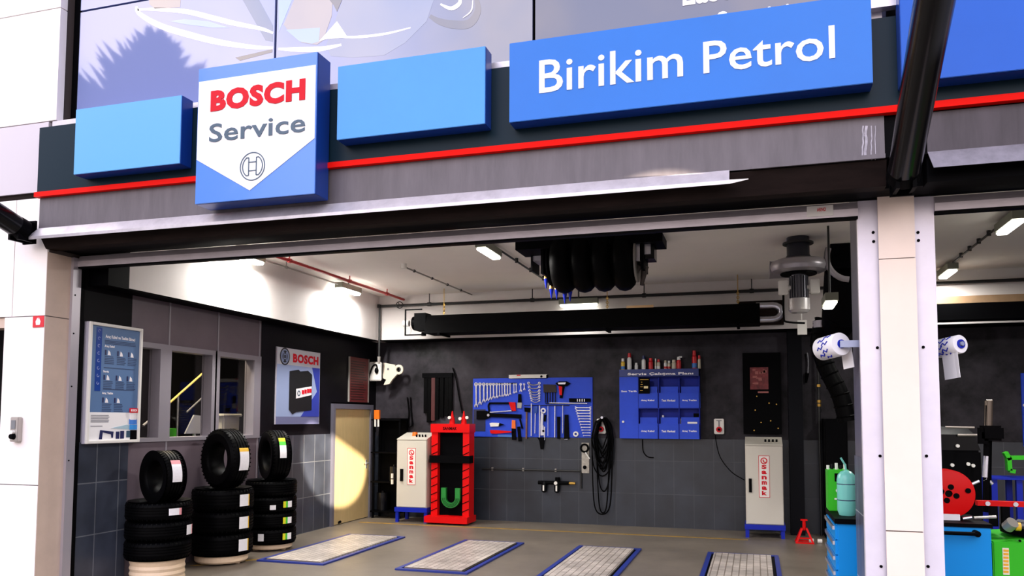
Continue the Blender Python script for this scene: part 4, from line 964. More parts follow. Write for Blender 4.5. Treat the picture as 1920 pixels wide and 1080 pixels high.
# hanging cables on the back wall left
for k, (us, lab) in enumerate((([(765, 745), (768, 775), (766, 797), (774, 797), (772, 770), (771, 745)], 'thin dark looped cable hanging above the left grey cabinet'), ([(850, 690), (856, 710), (862, 745), (868, 775)], 'dark cable slanting down to the red press from above'), ([(797, 700), (800, 740), (806, 790)], 'dark cable hanging left of the red press'))):
    tag(MB().tube(smooth_path([PB.w(*PB.px(*q), .03) for q in us]), .012).build('hanging_cable', M_rubber), lab, 'cable')
t = thing('dark_wall_rack', 'dark hanging rack of belts on the wall above the red press', 'rack', (1.35, 6.5, 1.8))
bx(PB, 794, 700, 850, 708, .0, .06).build('rail', M_black, t)
for k, u in enumerate((797, 803, 811, 818, 827, 836, 843)):
    bx(PB, u, 706, u+6, 775+(k*37) % 20, .01, .05).build('belt', M_rubber if k != 2 else mat('belt_red', (70, 14, 16), .6), t)

# alignment cabinets
def cabinet(x0, x1, y0, y1, H, lab, beacon, gap, uv):
    t = thing('machine_cabinet', lab, 'cabinet', ((x0+x1)/2, (y0+y1)/2, 0), 0, 'grey machine cabinets')
    m = MB(); m.box(x0-.02, x1+.02, y0-.02, y1, gap-.07, gap); [m.box(x, x+.05, y, y+.05, 0, gap-.06) for x in (x0-.01, x1-.04) for y in (y0, y1-.07)]
    m.build('base_frame', M_blue, t)
    MB().box(x0, x1, y0+.02, y1, gap, H-.07).build('body', M_grey, t, bevel=.005)
    dr = MB().box(x0+.006, x1-.006, y0, y0+.02, gap+.01, H-.085).build('door', M_grey, t, bevel=.004)
    P = Plane('back', y0); bx(P, *uv[0], *uv[1], 0, .02).build('handle', M_black, dr)
    m = MB(); m.hull8([(x0, y0, H-.075), (x1, y0, H-.075), (x1, y1, H-.075), (x0, y1, H-.075), (x0, y0, H-.06), (x1, y0, H-.06), (x1, y1-.05, H+.04), (x0, y1-.05, H+.04)]); m.build('control_top', M_grey, t)
    [MB().cyl((x0+(x1-x0)*f, y0+.14, H-.03), (x0+(x1-x0)*f, y0+.13, H+.01), .014).build('push_button', M_black, t) for f in (.55, .65, .75, .85)]
    if beacon: MB().cyl(((x0+x1)/2+beacon, y0+.22, H-.02), ((x0+x1)/2+beacon, y0+.22, H+.05), .05, .04).build('warning_lamp', M_orange, t)
    cx = (x0+x1)/2+.0; zc = gap+(H-gap)*.57; hw = .075; hh_ = .30
    pl = MB().pbox(P, cx-hw, cx+hw, zc-hh_, zc+hh_, 0, .003).build('maker_sticker', M_plw, dr)
    m = MB()
    for a0, a1, b0, b1 in ((-hw, hw, hh_-.006, hh_), (-hw, hw, -hh_, -hh_+.006), (-hw, -hw+.006, -hh_, hh_), (hw-.006, hw, -hh_, hh_)): m.pbox(P, cx+a0, cx+a1, zc+b0, zc+b1, .003, .005)
    annulus(m, P, cx, zc+.225, .048, .034, .003, .005, 20); m.bar(P, (cx-.015, zc+.245), (cx, zc+.205), .014, .003, .005); m.bar(P, (cx, zc+.205), (cx+.025, zc+.205), .014, .003, .005)
    m.build('red_border', M_rlet, dr)
    for k, ch in enumerate('Sanmak'): zz = zc+.13-k*.075; text(ch, P, cx-.035, cx+.035, zz-.022, zz+(.038 if ch in 'Sk' else .03), .003, M_rlet, dr, bold=.05)
    return t
P_ = Plane('back', 5.95); x0, _ = P_.px(748, 900); x1, _ = P_.px(804, 900)
cabinet(x0, x1, 5.85, 6.3, 1.42, 'light grey cabinet with orange lamp and red lettered sticker left of the red press', -.04, .24, ((751, 879), (756, 902)))
P_ = Plane('back', 5.98); x0, _ = P_.px(1398, 900); x1, _ = P_.px(1468, 900)
cabinet(x0, x1, 5.85, 6.3, 1.40, 'light grey cabinet with red lettered sticker near the right end of the back wall', 0, .19, ((1404, 897), (1410, 923)))
# red strut press
Pr = Plane('back', 5.85); x0, _ = Pr.px(808, 900); x1, _ = Pr.px(879, 900); zt = Pr.px(840, 797)[1]
t = thing('red_spring_press', 'tall red framed press with green curved shoe beside the left grey cabinet', 'press', ((x0+x1)/2, 5.95, 0))
wp = .11
for a, b in ((x0, x0+wp), (x1-wp, x1)):
    m = MB(); m.box(a, b, 5.86, 6.1, .12, zt); o = m.build('upright', M_mred, t)
    m = MB(); [m.bar(Plane('back', 5.858), (a, .2+k*.13), (b, .2+k*.13+.05), .012, 0, .004) for k in range(9)]; m.build('slots', M_black, o)
MB().box(x0-.01, x1+.01, 5.84, 6.12, zt-.12, zt+.02).build('top_beam', M_mred, t)
Pt = Plane('back', 5.84); text('SANMAK', Pt, (x0+x1)/2-.12, (x0+x1)/2+.12, zt-.08, zt-.03, 0, M_black, t, bold=.04)
MB().box(x0-.06, x1+.02, 5.72, 6.15, .03, .13).build('foot', M_mred, t)
MB().box(x0+wp, x1-wp, 5.96, 5.98, .13, zt-.1).build('dark_screen', M_black, t)
m = MB(); m.box(x0-.02, x1+.02, 5.82, 6.0, .98, 1.10); m.build('clamp_bar', M_black, t)
m = MB()
cx, cz = (x0+x1)/2+.02, .42
annulus(m, Plane('back', 5.86), cx, cz, .16, .08, -.03, .03, 18, PI, 2*PI)
m.pbox(Plane('back', 5.86), cx-.16, cx-.08, cz, cz+.16, -.03, .03).pbox(Plane('back', 5.86), cx+.08, cx+.16, cz, cz+.16, -.03, .03)
g = m.build('green_shoe', mat('shoe_green', (30, 130, 50), .45), t)
m = MB(); [annulus(m, Plane('back', 5.828), cx, cz, r_, r_-.005, 0, .003, 14, PI, 2*PI) for r_ in (.14, .12, .10)]; m.build('groove', M_black, g)
for u in (843, 865):
    a, b = Pr.px(u, 790); MB().cyl((a, 5.97, zt), (a, 5.97, b+.07), .05, .035, 14).cyl((a, 5.97, b+.07), (a, 5.97, b+.17), .025, .008, 10).build('cylinder_head', M_mred, t)
for u, v in ((840, 783), (860, 785), (873, 783)):
    a, b = Pr.px(u, v); MB().cyl((a, 5.9, b), (a, 5.93, b), .026).build('pressure_gauge', M_plw, t)

# tool board
t = thing('tool_board', 'blue tool board full of hanging hand tools on the back wall', 'tool board', (2.87, 6.5, 1.38))
(a0, b1), (a1, b0) = PB.px(888, 710), PB.px(1112, 821)
MB().pbox(PB, a0, a1, b0, b1, 0, .03).build('panel', M_board, t, bevel=.004)
bx(PB, *z8(70, 540), *z8(250, 870), .03, .034).build('dark_field', mat('board_navy', (14, 20, 60), .5), t)
m = MB()
for x0, x1, y in ((90, 720, 155), (830, 1510, 482), (1150, 1780, 455)):
    bx(PB, *z8(x0, y-5), *z8(x1, y+5), .03, .045, m)
m.build('hook_rail', M_blackg, t)
T8 = lambda x, y: PB.px(*z8(x, y), .05)
CT = .042
def spanner(x0, y0, x1, y1, w_, lab, grp, both=False):
    """ring end at the first point, open jaw at the second"""
    p, q = Vector(T8(x0, y0)), Vector(T8(x1, y1)); d_ = (q-p).normalized(); n_ = Vector((-d_.y, d_.x)); m = MB()
    k = .0092/8*1.0*w_
    m.bar(PB, p, q, k*.9, CT, CT+.008)
    for e, s_ in ((p, -1), (q, 1)):
        if s_ < 0 and not both: annulus(m, PB, e.x, e.y, k*1.15, k*.5, CT-.001, CT+.009, 10)
        else:
            dd = d_*s_
            m.poly(PB, inv([tuple(e-dd*k*.9+n_*k*.4), tuple(e+n_*k*1.1), tuple(e+dd*k*1.3+n_*k*1.0), tuple(e+dd*k*1.2+n_*k*.45), tuple(e+dd*k*.3+n_*k*.35), tuple(e+dd*k*.3-n_*k*.35), tuple(e+dd*k*1.2-n_*k*.45), tuple(e+dd*k*1.3-n_*k*1.0), tuple(e-n_*k*1.1), tuple(e-dd*k*.9-n_*k*.4)]), CT-.001, CT+.009)
    return tag(m.build('spanner', M_chrome), lab, 'spanner', grp)
ordn = ['first', 'second', 'third', 'fourth', 'fifth', 'sixth', 'seventh', 'eighth', 'ninth', 'tenth', 'eleventh', 'twelfth', 'thirteenth', 'fourteenth', 'fifteenth', 'sixteenth']
row = [(100, 475, 26), (158, 440, 24), (216, 405, 24), (268, 390, 20), (316, 370, 20), (362, 352, 19), (410, 350, 19), (452, 335, 14), (490, 335, 14), (530, 320, 19), (570, 318, 17), (610, 305, 15), (668, 285, 13), (702, 275, 13), (770, 255, 17), (822, 235, 14)]
for k, (x, y, w_) in enumerate(row): spanner(x, 165, x+2, y, w_, f'hanging steel spanner, {ordn[k]} from the left in the tool board top row', 'spanners in the hanging row')
for k, y in enumerate((160, 215, 270, 310, 350, 385, 420)):
    w_ = 15-k; x0 = 890+k*7
    p, q = T8(x0, y-12), T8(1050, y-12); mid = T8((x0+1050)/2, y+14); m = MB()
    pts = [PB.w(*p, CT+.006)]+[PB.w(*mid, CT+.006)]+[PB.w(*q, CT+.006)]
    m.tube(smooth_path([pts[0], PB.w(*T8(x0+30, y+8), CT+.006), pts[1], PB.w(*T8(1020, y+8), CT+.006), pts[2]], 4), .0015*w_*.5, 6)
    for e in (p, q): annulus(m, PB, *e, .0016*w_, .0008*w_, CT-.002, CT+.012, 8)
    tag(m.build('ring_spanner', M_chrome), f'curved ring spanner, {ordn[k]} from the top in the tool board middle stack', 'spanner', 'curved ring spanners')
for k in range(11):
    y = 515+k*42; x0 = 1600+k*11.5; spanner(x0, y, 1810, y, 15-k*.75, f'level open spanner, {ordn[k]} from the top at the tool board right edge', 'spanners stacked at the right edge', True)
# spirit level
t = thing('spirit_level', 'white spirit level resting on top of the tool board', 'level', PB.w(*PB.px(990, 710), .02))
(a0, b1), (a1, b0) = PB.px(955, 703), PB.px(1026, 710.5)
MB().pbox(PB, a0, a1, b0+.006, b1, 0, .03).build('bar', M_plw, t); a, b = PB.px(1016, 706); MB().cyl(PB.w(a, b, .03), PB.w(a, b, .034), .02).build('vial', M_black, t)
bx(PB, 1025, 703, 1028, 709.5, 0, .031).build('end_cap', M_black, t); bx(PB, 970, 703, 977, 705, .03, .033).build('red_mark', M_rlet, t)
def tool(name, lab, cat, parts, grp=None):
    """parts: (part name, material, [shapes]); a shape is a polygon, ('b', p, q, width) or ('r', centre, ro, ri) in board-zoom coordinates"""
    x0, y0 = parts[0][2][0][0] if not isinstance(parts[0][2][0][0], str) else parts[0][2][0][1]
    t = thing(name, lab, cat, PB.w(*T8(x0, y0), .03), 0, grp)
    for pn, mm, shapes, *cc in parts:
        c0, c1 = cc[0] if cc else (.036, .06); m = MB()
        for s_ in shapes:
            if s_[0] == 'b': m.bar(PB, T8(*s_[1]), T8(*s_[2]), s_[3]*.00115, c0, c1)
            elif s_[0] == 'r': annulus(m, PB, *T8(*s_[1]), s_[2]*.00115, s_[3]*.00115, c0, c1, 16)
            elif s_[0] == 'c': p = T8(*s_[1]); m.cyl(PB.w(*p, c0), PB.w(*p, c1), s_[2]*.00115)
            else: m.poly(PB, inv([T8(*q) for q in s_]), c0, c1)
        m.build(pn, mm, t)
    return t
tool('hacksaw', 'black and red bow hacksaw on the left of the tool board', 'saw', [('bow', M_black, [('b', (300, 590), (285, 480), 22), ('b', (285, 480), (310, 445), 24), ('b', (300, 448), (600, 448), 26)]), ('handle', M_mred, [[(590, 432), (690, 435), (700, 560), (640, 570), (600, 460)]]), ('blade', M_chrome, [('b', (300, 585), (650, 560), 14)])])
tool('pipe_wrench', 'long dark wrench lying level under the hacksaw on the tool board', 'wrench', [('shaft', M_black, [[(110, 560), (260, 560), (330, 600), (780, 615), (780, 680), (700, 670), (330, 655), (250, 690), (110, 690)]]), ('bolt', M_chrome, [('c', (288, 628), 20)], (.06, .07))])
tool('angle_gauge', 'small white gauge with black tip at the tool board lower left', 'gauge', [('body', M_plw, [[(305, 750), (340, 740), (450, 745), (440, 795), (320, 800)]]), ('tip', M_black, [[(450, 745), (520, 765), (440, 795)]])])
tool('pliers', 'red handled pliers lying at the bottom left of the tool board', 'pliers', [('handle', M_mred, [[(310, 850), (400, 850), (620, 868), (640, 885), (400, 905), (320, 900)]]), ('jaw', M_chrome, [[(640, 870), (690, 878), (640, 892)]])])
tool('flat_bar', 'pale blue flat bar under the red pliers on the tool board', 'bar', [('bar', mat('pale_blue_bar', (60, 110, 190), .4), [('b', (430, 935), (640, 940), 30)])])
tool('screwdriver', 'orange and black handled screwdriver hanging on the lower tool board', 'screwdriver', [('handle', M_orange, [[(640, 700), (690, 705), (695, 830), (635, 825)]]), ('grip', M_black, [[(635, 825), (695, 830), (700, 1000), (640, 1000)]])])
tool('brush', 'dark handled brush with pale bristles above the hook rail of the tool board', 'brush', [('handle', M_black, [[(735, 310), (775, 310), (785, 440), (730, 440)]]), ('bristles', mat('bristle', (170, 165, 160), .8), [[(722, 440), (790, 440), (780, 525), (720, 520)]])])
tool('cutters', 'black hanging cutters between the screwdriver and the shears on the tool board', 'cutters', [('handle', M_black, [('b', (760, 690), (795, 830), 22), ('b', (740, 800), (760, 1020), 45)])])
tool('ball_hammer', 'dark headed hammer with thin handle left on the hook rail', 'hammer', [('head', M_black, [[(825, 510), (920, 520), (910, 585), (830, 575)]]), ('handle', mat('tool_brown', (110, 70, 50), .5), [('b', (860, 560), (855, 980), 22)])])
tool('tyre_lever', 'thin steel lever hanging left of the blue screwdriver on the tool board', 'lever', [('shaft', M_chrome, [('b', (932, 450), (930, 940), 13)])])
tool('long_screwdriver', 'blue handled long screwdriver on the tool board', 'screwdriver', [('shaft', M_chrome, [('b', (990, 600), (985, 900), 10)]), ('handle', M_signd, [[(970, 500), (1025, 500), (1015, 600), (975, 600)]])])
tool('extension_bar', 'thin steel rod hanging right of the blue screwdriver', 'bar', [('shaft', M_chrome, [('b', (1055, 485), (1052, 960), 13)])])
tool('adjustable_wrench', 'large bright adjustable wrench hanging at the middle of the tool board', 'wrench', [('jaw', M_chrome, [('r', (1110, 560), 40, 18)]), ('shaft', M_chrome, [('b', (1095, 590), (1085, 780), 36), ('b', (1090, 780), (1095, 930), 48)])])
tool('pincers', 'black jawed pincers hanging under the adjustable wrench', 'pincers', [('handle', M_black, [('b', (1140, 620), (1130, 720), 30), ('b', (1110, 850), (1115, 880), 30)]), ('jaw', M_black, [[(1020, 960), (1130, 960), (1110, 1140), (1070, 1140), (1050, 1010)]]), ('pivot_arm', M_chrome, [('b', (1130, 800), (1125, 1000), 14)])])
tool('file_tool', 'thin pale steel rod hanging alone right of the adjustable wrench', 'file', [('shaft', M_chrome, [('b', (1285, 490), (1282, 960), 12)])])
tool('rubber_file', 'left black handled file with thin shaft on the tool board', 'file', [('shaft', M_chrome, [('b', (1180, 490), (1180, 940), 6)]), ('handle', M_rubber, [[(1315, 650), (1365, 650), (1362, 980), (1318, 980)]])], None)
tool('mallet', 'right black hanging file with dark handle near the adjustable wrench', 'mallet', [('handle', M_rubber, [[(1430, 620), (1485, 620), (1500, 980), (1420, 990)]]), ('cap', M_steel, [('b', (1425, 985), (1475, 985), 14)]), ('shaft', M_chrome, [('b', (1402, 485), (1400, 900), 8)])])
tool('tool_pouch', 'brown black roll of hex drivers at the top middle of the tool board', 'tool pouch', [('pouch', mat('pouch_brown', (40, 26, 26), .7), [[(1110, 165), (1300, 170), (1310, 285), (1115, 290)]])]+[('driver', M_black if k % 2 else M_blackg, [('b', (x, 280), (x, 440), 10)]) for k, x in enumerate((1140, 1170, 1210, 1250, 1290))])
tool('air_gun', 'red and black pistol shaped air gun at the top of the tool board', 'air gun', [('body', M_black, [[(1290, 150), (1350, 120), (1460, 120), (1520, 150), (1470, 190), (1400, 200), (1330, 185)]]), ('handle', M_mred, [[(1340, 180), (1395, 190), (1390, 330), (1355, 325)]]), ('grip', M_black, [[(1395, 190), (1430, 200), (1395, 370), (1355, 370), (1358, 330), (1390, 330)]]), ('top_plate', M_steel, [[(1330, 140), (1450, 135), (1440, 165), (1340, 165)]], (.06, .066))])
tool('socket_rail', 'black rail of sockets below the air gun on the tool board', 'socket rail', [('rail', M_black, [[(1495, 375), (1820, 378), (1818, 428), (1500, 432)]])]+[('socket', M_chrome, [('b', (x, 385), (x, 425), 12)], (.06, .07)) for x in (1625, 1660, 1695, 1730)])
tool('ratchet', 'long thin steel ratchet lying across below the socket rail', 'ratchet', [('shaft', M_chrome, [('b', (1200, 442), (1770, 452), 10)])])
tool('washer_ring', 'white oval ring hanging in the lower right of the tool board', 'ring', [('ring', M_plw, [('r', (1597, 910), 38, 18)])])
# tool rail objects below the board
PT = Plane('back', D-.012)
t = thing('air_line', 'thin black air pipe running level on the tiles under the tool board', 'pipe', (2.9, 6.5, .95))
a0, b0 = PT.px(905, 879); a1, b1 = PT.px(1088, 880)
MB().tube([PT.w(a0, b0, .03), PT.w(a1, b0, .03), PT.w(a1+.02, b0-.03, .03), PT.w(a1+.02, b0-.28, .03)], .014).build('tube', M_pipe, t)
[MB().pbox(PT, a0+(a1-a0)*f, a0+(a1-a0)*f+.03, b0-.02, b0+.03, 0, .04).build('clip', M_pipeg, t) for f in (.1, .42, .75)]
t = thing('air_filter_set', 'black twin bowl air filter and regulator set on the tiled wall', 'air filter', (3.1, 6.5, .8))
a0, b0 = PT.px(1011, 904); a1, _ = PT.px(1080, 904)
MB().cyl(PT.w(a0, b0, .06), PT.w(a1-.1, b0, .06), .03).build('manifold', M_black, t)
MB().cyl(PT.w(a1-.24, b0, .06), PT.w(a1, b0, .06), .022).build('fitting', M_gold, t)
for u in (1022, 1046):
    a, _ = PT.px(u, 904); MB().cyl(PT.w(a, b0+.02, .06), PT.w(a, b0-.12, .06), .045).sph(PT.w(a, b0-.12, .06), .045).build('bowl', M_blackg, t)
    MB().pbox(PT, a-.012, a+.012, b0-.13, b0-.04, .10, .11).build('sight_glass', M_plw, t)
a, _ = PT.px(1047, 904); MB().cyl(PT.w(a, b0+.02, .06), PT.w(a, b0+.09, .06), .04).build('knob', M_black, t)
MB().cyl(PT.w(a-.02, b0, .09), PT.w(a-.02, b0, .115), .028).build('gauge', M_plw, t)
for u in (1030, 1060): a, _ = PT.px(u, 904); MB().box(a-.02, a+.02, 6.48, D-.012, b0-.02, b0+.02).build('wall_bracket', M_black, t)
t = thing('steel_bracket', 'worn steel bracket with a black valve below the right corner of the tool board', 'bracket', (3.7, 6.5, 1.0))
bx(PT, 1091, 830, 1105, 887, 0, .02).build('plate', mat('worn_steel', (165, 160, 150), .4, metal=.4, var=.3, vscale=25), t)
m = MB(); a, b = PT.px(1097, 840); m.torus(PT.w(a, b, .05), (0, 1, 0), .06, .016, 20, 8); m.build('valve', M_black, t)
MB().tube([PT.w(*PT.px(1099, 848), .06), PT.w(*PT.px(1107, 860), .06)], .012).build('lever', M_plw, t)
a, b = PT.px(1097, 876); MB().cyl(PT.w(a, b, .02), PT.w(a, b, .04), .03).build('port', M_black, t)
# coiled cables with switch
def wall_socket(u0, v0, u1, v1, lab):
    P = PB; (a0, b1), (a1, b0) = P.px(u0, v0), P.px(u1, v1); t = thing('switch_socket', lab, 'switch', P.w((a0+a1)/2, b0, 0))
    MB().pbox(P, a0, a1, b0, b1, 0, .06).build('box', M_plw, t, bevel=.01)
    a = (a0+a1)/2; b = b0+(b1-b0)*.3; MB().cyl(P.w(a, b, .06), P.w(a, b, .10), .045, .04, 18).build('plug', M_rlet, t)
    m = MB(); m.bar(P, (a, b0+(b1-b0)*.5), (a, b0+(b1-b0)*.85), .016, .06, .066); m.bar(P, (a-.04, b1-.03), (a+.04, b1-.03), .012, .06, .066); m.build('marking', MT, t)
    MB().cyl(P.w(a-.0, b, .1), P.w(a, b, .12), .02).build('plug_tip', M_black, t)
    return t
wall_socket(1120, 785, 1137, 813, 'white switch box with red plug inside the hanging black cable coil')
wall_socket(1339, 785, 1358, 814, 'white switch box with red plug right of the blue pocket cabinet')
t = thing('cable_coil', 'black cable coil hanging in long loops right of the tool board', 'cable coil', PB.w(*PB.px(1133, 785), .1))
for k in range(16):
    xL = 1112+random.uniform(0, 12); xR = 1154-random.uniform(0, 12)
    bot = [868, 878, 884, 892, 848, 858, 920, 960, 858, 872, 840, 880, 962, 850, 866, 876][k]; top = 783+random.uniform(0, 6); cc = .07+k*.008
    L_ = [(xL+6, top+6), (xL, top+30), (xL, (top+bot)/2), (xL+4, bot-16), ((xL+xR)/2, bot), (xR-4, bot-16), (xR, (top+bot)/2), (xR, top+30), (xR-6, top+6), ((xL+xR)/2, top), (xL+6, top+6)]
    MB().tube(smooth_path([PB.w(*PB.px(*q), cc) for q in L_], 5), .011, 6).build('cable_loop', M_rubber, t)
p = PB.w(*PB.px(1133, 783)); MB().cyl((p.x, D, p.z), (p.x, D-.22, p.z), .02).build('hook', M_steel, t)
tag(MB().tube(smooth_path([PB.w(*PB.px(*q), .03) for q in ((1341, 814), (1344, 835), (1352, 860), (1372, 885), (1396, 900))]), .006).build('power_cable', M_rubber), 'thin black cable curling down from the right switch box to the right cabinet', 'cable')
tag(MB().tube(smooth_path([PT.w(*PT.px(*q), .02) for q in ((1205, 824), (1206, 845), (1214, 856), (1226, 858))]), .008).build('power_cable', M_rubber), 'short dark cable hanging under the blue pocket cabinet', 'cable')

# service plan cabinet with pockets
t = thing('pocket_cabinet', 'blue wall cabinet of document pockets titled Servis Çalışma Planı', 'cabinet', PB.w(*PB.px(1237, 823), 0))
(a0, b1), (a1, b0) = PB.px(1164, 694), PB.px(1314, 823)
MB().pbox(PB, a0, a1, b0, b1, 0, .02).build('back', M_boardd, t)
zx = lambda x, y: PB.px(1150+x/6, 650+y/6, .14)
hb = zx(0, 340)[1]
hd = MB().pbox(PB, a0, a1, hb, b1, .02, .15).build('title_panel', mat('title_blue', (24, 44, 120), .4), t)
p0, p1 = zx(162, 322), zx(900, 285); text('Servis Çalışma Planı', PB, p0[0], p1[0], p0[1]-.01, p1[1], .15, M_wlet, hd, bold=.04)
p1 = zx(278, 350); dl = MB().pbox(PB, a0, p1[0], b0, hb-.004, .02, .15).build('side_door', M_board, t)
q0, q1 = zx(90, 512), zx(262, 490); text('Son Tarih', PB, q0[0], q1[0], q0[1], q1[1], .15, M_wlet, dl, bold=.03)
p = zx(112, 845); MB().cyl(PB.w(*p, .15), PB.w(*p, .165), .018).build('lock', M_plw, dl)
cols = [(285, 500), (515, 735), (745, 975)]
for r_, (yt, yl, yb_) in enumerate(((350, 520, 690), (695, 868, 1035))):
    for k, (xa, xb_) in enumerate(cols):
        A0, Bt = zx(xa, yt); A1, Bl = zx(xb_, yl); Bb = zx(0, yb_)[1]
        if r_ == 1: Bb = b0
        fp = MB().pbox(PB, A0, A1, Bb, Bl, .02, .15).build('label_panel', M_board, t)
        MB().pbox(PB, A0+.02, A1-.01, Bl, Bl+.10, .11, .118).build('pocket_lip', M_board, t)
        MB().pbox(PB, A0-.012, A0, Bb, Bt, .02, .148).build('divider', M_boardd, t)
        q0, q1 = zx(xa+28, (yl+yb_)/2+12), zx(xb_-38, (yl+yb_)/2-12)
        text([['Araç Kabul', 'Test Merkezi', 'Araç Teslim'], ['Araç Kabul', 'Test Merkezi', 'Araç Teslim']][r_][k], PB, q0[0], q1[0], q0[1], q1[1], .15, M_wlet, fp, bold=.03)
MB().pbox(PB, a1-.012, a1, b0, b1, .02, .15).build('side_panel', M_boardd, t)
MB().pbox(PB, a0, a1, zx(0, 695)[1]-.004, zx(0, 690)[1]+.0, .02, .145).build('shelf', M_boardd, t)
m = thing('document_sleeve', 'black card with yellow print in the first top pocket of the blue cabinet', 'card', PB.w(*zx(345, 520), .13))
(A0, B1), (A1, B0) = zx(285, 355), zx(412, 528); MB().pbox(PB, A0, A1, B0, B1, .152, .16).build('card', M_black, m)
(A0, B1), (A1, B0) = zx(345, 445), zx(392, 470); MB().pbox(PB, A0, A1, B0, B1, .16, .163).build('print_block', mat('card_cream', (235, 215, 160), .5), m)
k_ = MB(); [k_.pbox(PB, zx(x, 0)[0], zx(x+w_, 0)[0], zx(0, y+6)[1], zx(0, y)[1], .16, .162) for x, y, w_ in ((300, 372, 95), (312, 400, 12), (306, 425, 24), (302, 452, 28), (300, 492, 30))]; k_.build('print_line', M_gold, m)
for (x, y, w_, h_, mm, lab, ct) in ((765, 820, 30, 26, M_plw, 'small white roll in the last lower pocket of the blue cabinet', 'roll'), (888, 856, 110, 22, M_plw, 'flat white paper strip in the last lower pocket of the blue cabinet', 'paper'), (930, 770, 60, 40, M_black, 'black object in the right corner of the last lower pocket', 'box'), (556, 782, 36, 22, M_steel, 'small grey part in the middle lower pocket of the blue cabinet', 'part')):
    (A0, B1), (A1, B0) = zx(x-w_/2, y-h_/2), zx(x+w_/2, y+h_/2)
    if ct == 'box': tag(MB().pbox(PB, A0, A1, B0-.14, B1, .04, .1).build('black_box', mm), lab, ct)
    elif ct == 'paper': tag(MB().pbox(PB, A0, A1, B0, B1, .121, .13).build('paper_strip', mm), lab, ct)
    else: tag(MB().cyl(PB.w((A0+A1)/2, B0-.08, .09), PB.w((A0+A1)/2, B1, .09), (A1-A0)/2).build('paper_roll' if ct == 'roll' else 'metal_part', mm), lab, ct)
# bottles and cans on the cabinet
M_btl = [mat('can_'+n, c_, .35) for n, c_ in (('yellow', (225, 185, 60)), ('red', (200, 30, 40)), ('white', (225, 225, 225)), ('blue', (60, 120, 200)), ('pink', (225, 120, 130)), ('beige', (200, 190, 170)), ('navy', (25, 35, 90)))]
Yc, Rc, Wc, Bc, Pc_, Ec, Nc = M_btl
zt_ = b1
cans = [(107, 135, 260, 22, Yc, Wc, Bc, 'yellow and blue can with white top at the left end'), (180, 62, 245, 25, Wc, Rc, Wc, 'tall red capped white and red spray can'), (258, 188, 262, 19, Wc, Wc, Wc, 'short white bottle'), (340, 110, 262, 23, Wc, Nc, Wc, 'white bottle with dark blue cap'), (420, 125, 250, 25, Rc, Rc, Rc, 'red spray can with red cap'), (474, 132, 250, 10, Ec, Wc, Wc, 'thin pale tube'), (508, 142, 250, 19, Ec, Rc, Wc, 'slim beige and red can'), (585, 155, 250, 17, Wc, Ec, Rc, 'small clear bottle with red base'), (625, 160, 250, 17, Ec, Wc, Rc, 'small grey bottle with red base'), (680, 150, 250, 25, Ec, Ec, Ec, 'plain beige can'), (735, 118, 250, 25, Rc, Wc, Rc, 'red can with pale trigger top'), (910, 52, 248, 26, Rc, Rc, Bc, 'tallest red and blue spray can'), (965, 105, 248, 16, Ec, Rc, Ec, 'thin beige can with red cap at the right end')]
for x, yt, yb_, r_, mb, mc, ml, lab in cans:
    p = PB.px(1150+x/6, 650, .08); H_ = (yb_-yt)/6*.0087; rr = r_/6*.0087; o_ = Vector((p[0], D-.08, zt_))
    t = thing('spray_can', lab+' on the blue pocket cabinet', 'can', o_, 0, 'cans on the pocket cabinet')
    MB().lathe(o_, Z, [(0, 0), (rr, 0), (rr, H_*.62), (rr*.85, H_*.7), (rr*.6, H_*.74), (0, H_*.74)], 14).build('can_body', mb, t, smooth=True)
    MB().lathe(o_+Vector((0, 0, H_*.74)), Z, [(0, 0), (rr*.8, 0), (rr*.7, H_*.26), (0, H_*.26)], 12).build('cap', mc, t, smooth=True)
    MB().lathe(o_+Vector((0, 0, H_*.05)), Z, [(rr*1.02, 0), (rr*1.02, H_*.25)], 14).build('label_band', ml, t)
    if 'trigger' in lab: MB().box(o_.x, o_.x+.05, o_.y-.01, o_.y+.01, zt_+H_*.92, zt_+H_*1.05).build('trigger', Wc, t)
# dark board with red poster
PD = Plane('back', 6.48)
t = thing('dark_wall_board', 'black wall board with small coloured dots above the right grey cabinet', 'board', (6.55, 6.48, 1.45))
(a0, b1), (a1, b0) = PD.px(1392, 662), PD.px(1466, 814)
MB().pbox(PD, a0, a1, b0, b1, -.06, 0).build('panel', M_black, t)
[MB().cyl(PD.w(*PD.px(u, v)), PD.w(*PD.px(u, v), .006), .01, seg=8).build('sticker_dot', M_gold, t) for u, v in ((1416, 769), (1442, 756), (1456, 758), (1427, 792), (1414, 807), (1459, 803), (1419, 743), (1445, 789))]
t = thing('red_poster', 'faded red printed poster on the black wall board', 'poster', PD.w(*PD.px(1423, 730), .01))
(a0, b1), (a1, b0) = PD.px(1406, 689), PD.px(1441, 730)
MB().pbox(PD, a0, a1, b0, b1, 0, .006).build('sheet', mat('faded_red', (120, 46, 50), .6, var=.5, vscale=14), t)
m = MB()
for k in range(12): a = a0+.03+random.random()*(a1-a0-.1); b = b0+.03+random.random()*(b1-b0-.08); m.pbox(PD, a, a+.03+random.random()*.04, b, b+.02+random.random()*.03, .006, .008)
m.build('print_patch', mat('faded_pink', (170, 100, 95), .6), t)
tag(bx(PD, 1421, 734, 1441, 737, 0, .006).build('caption_strip', mat('faded_pink', (170, 100, 95), .6)), 'narrow pinkish strip just under the faded red poster', 'strip')
struct(MB().box(6.9, 7.1, 6.3, D, 0, 3.08).build('wall_pilaster', mat('pilaster_navy', (7, 8, 15), .5, spec=.1)))
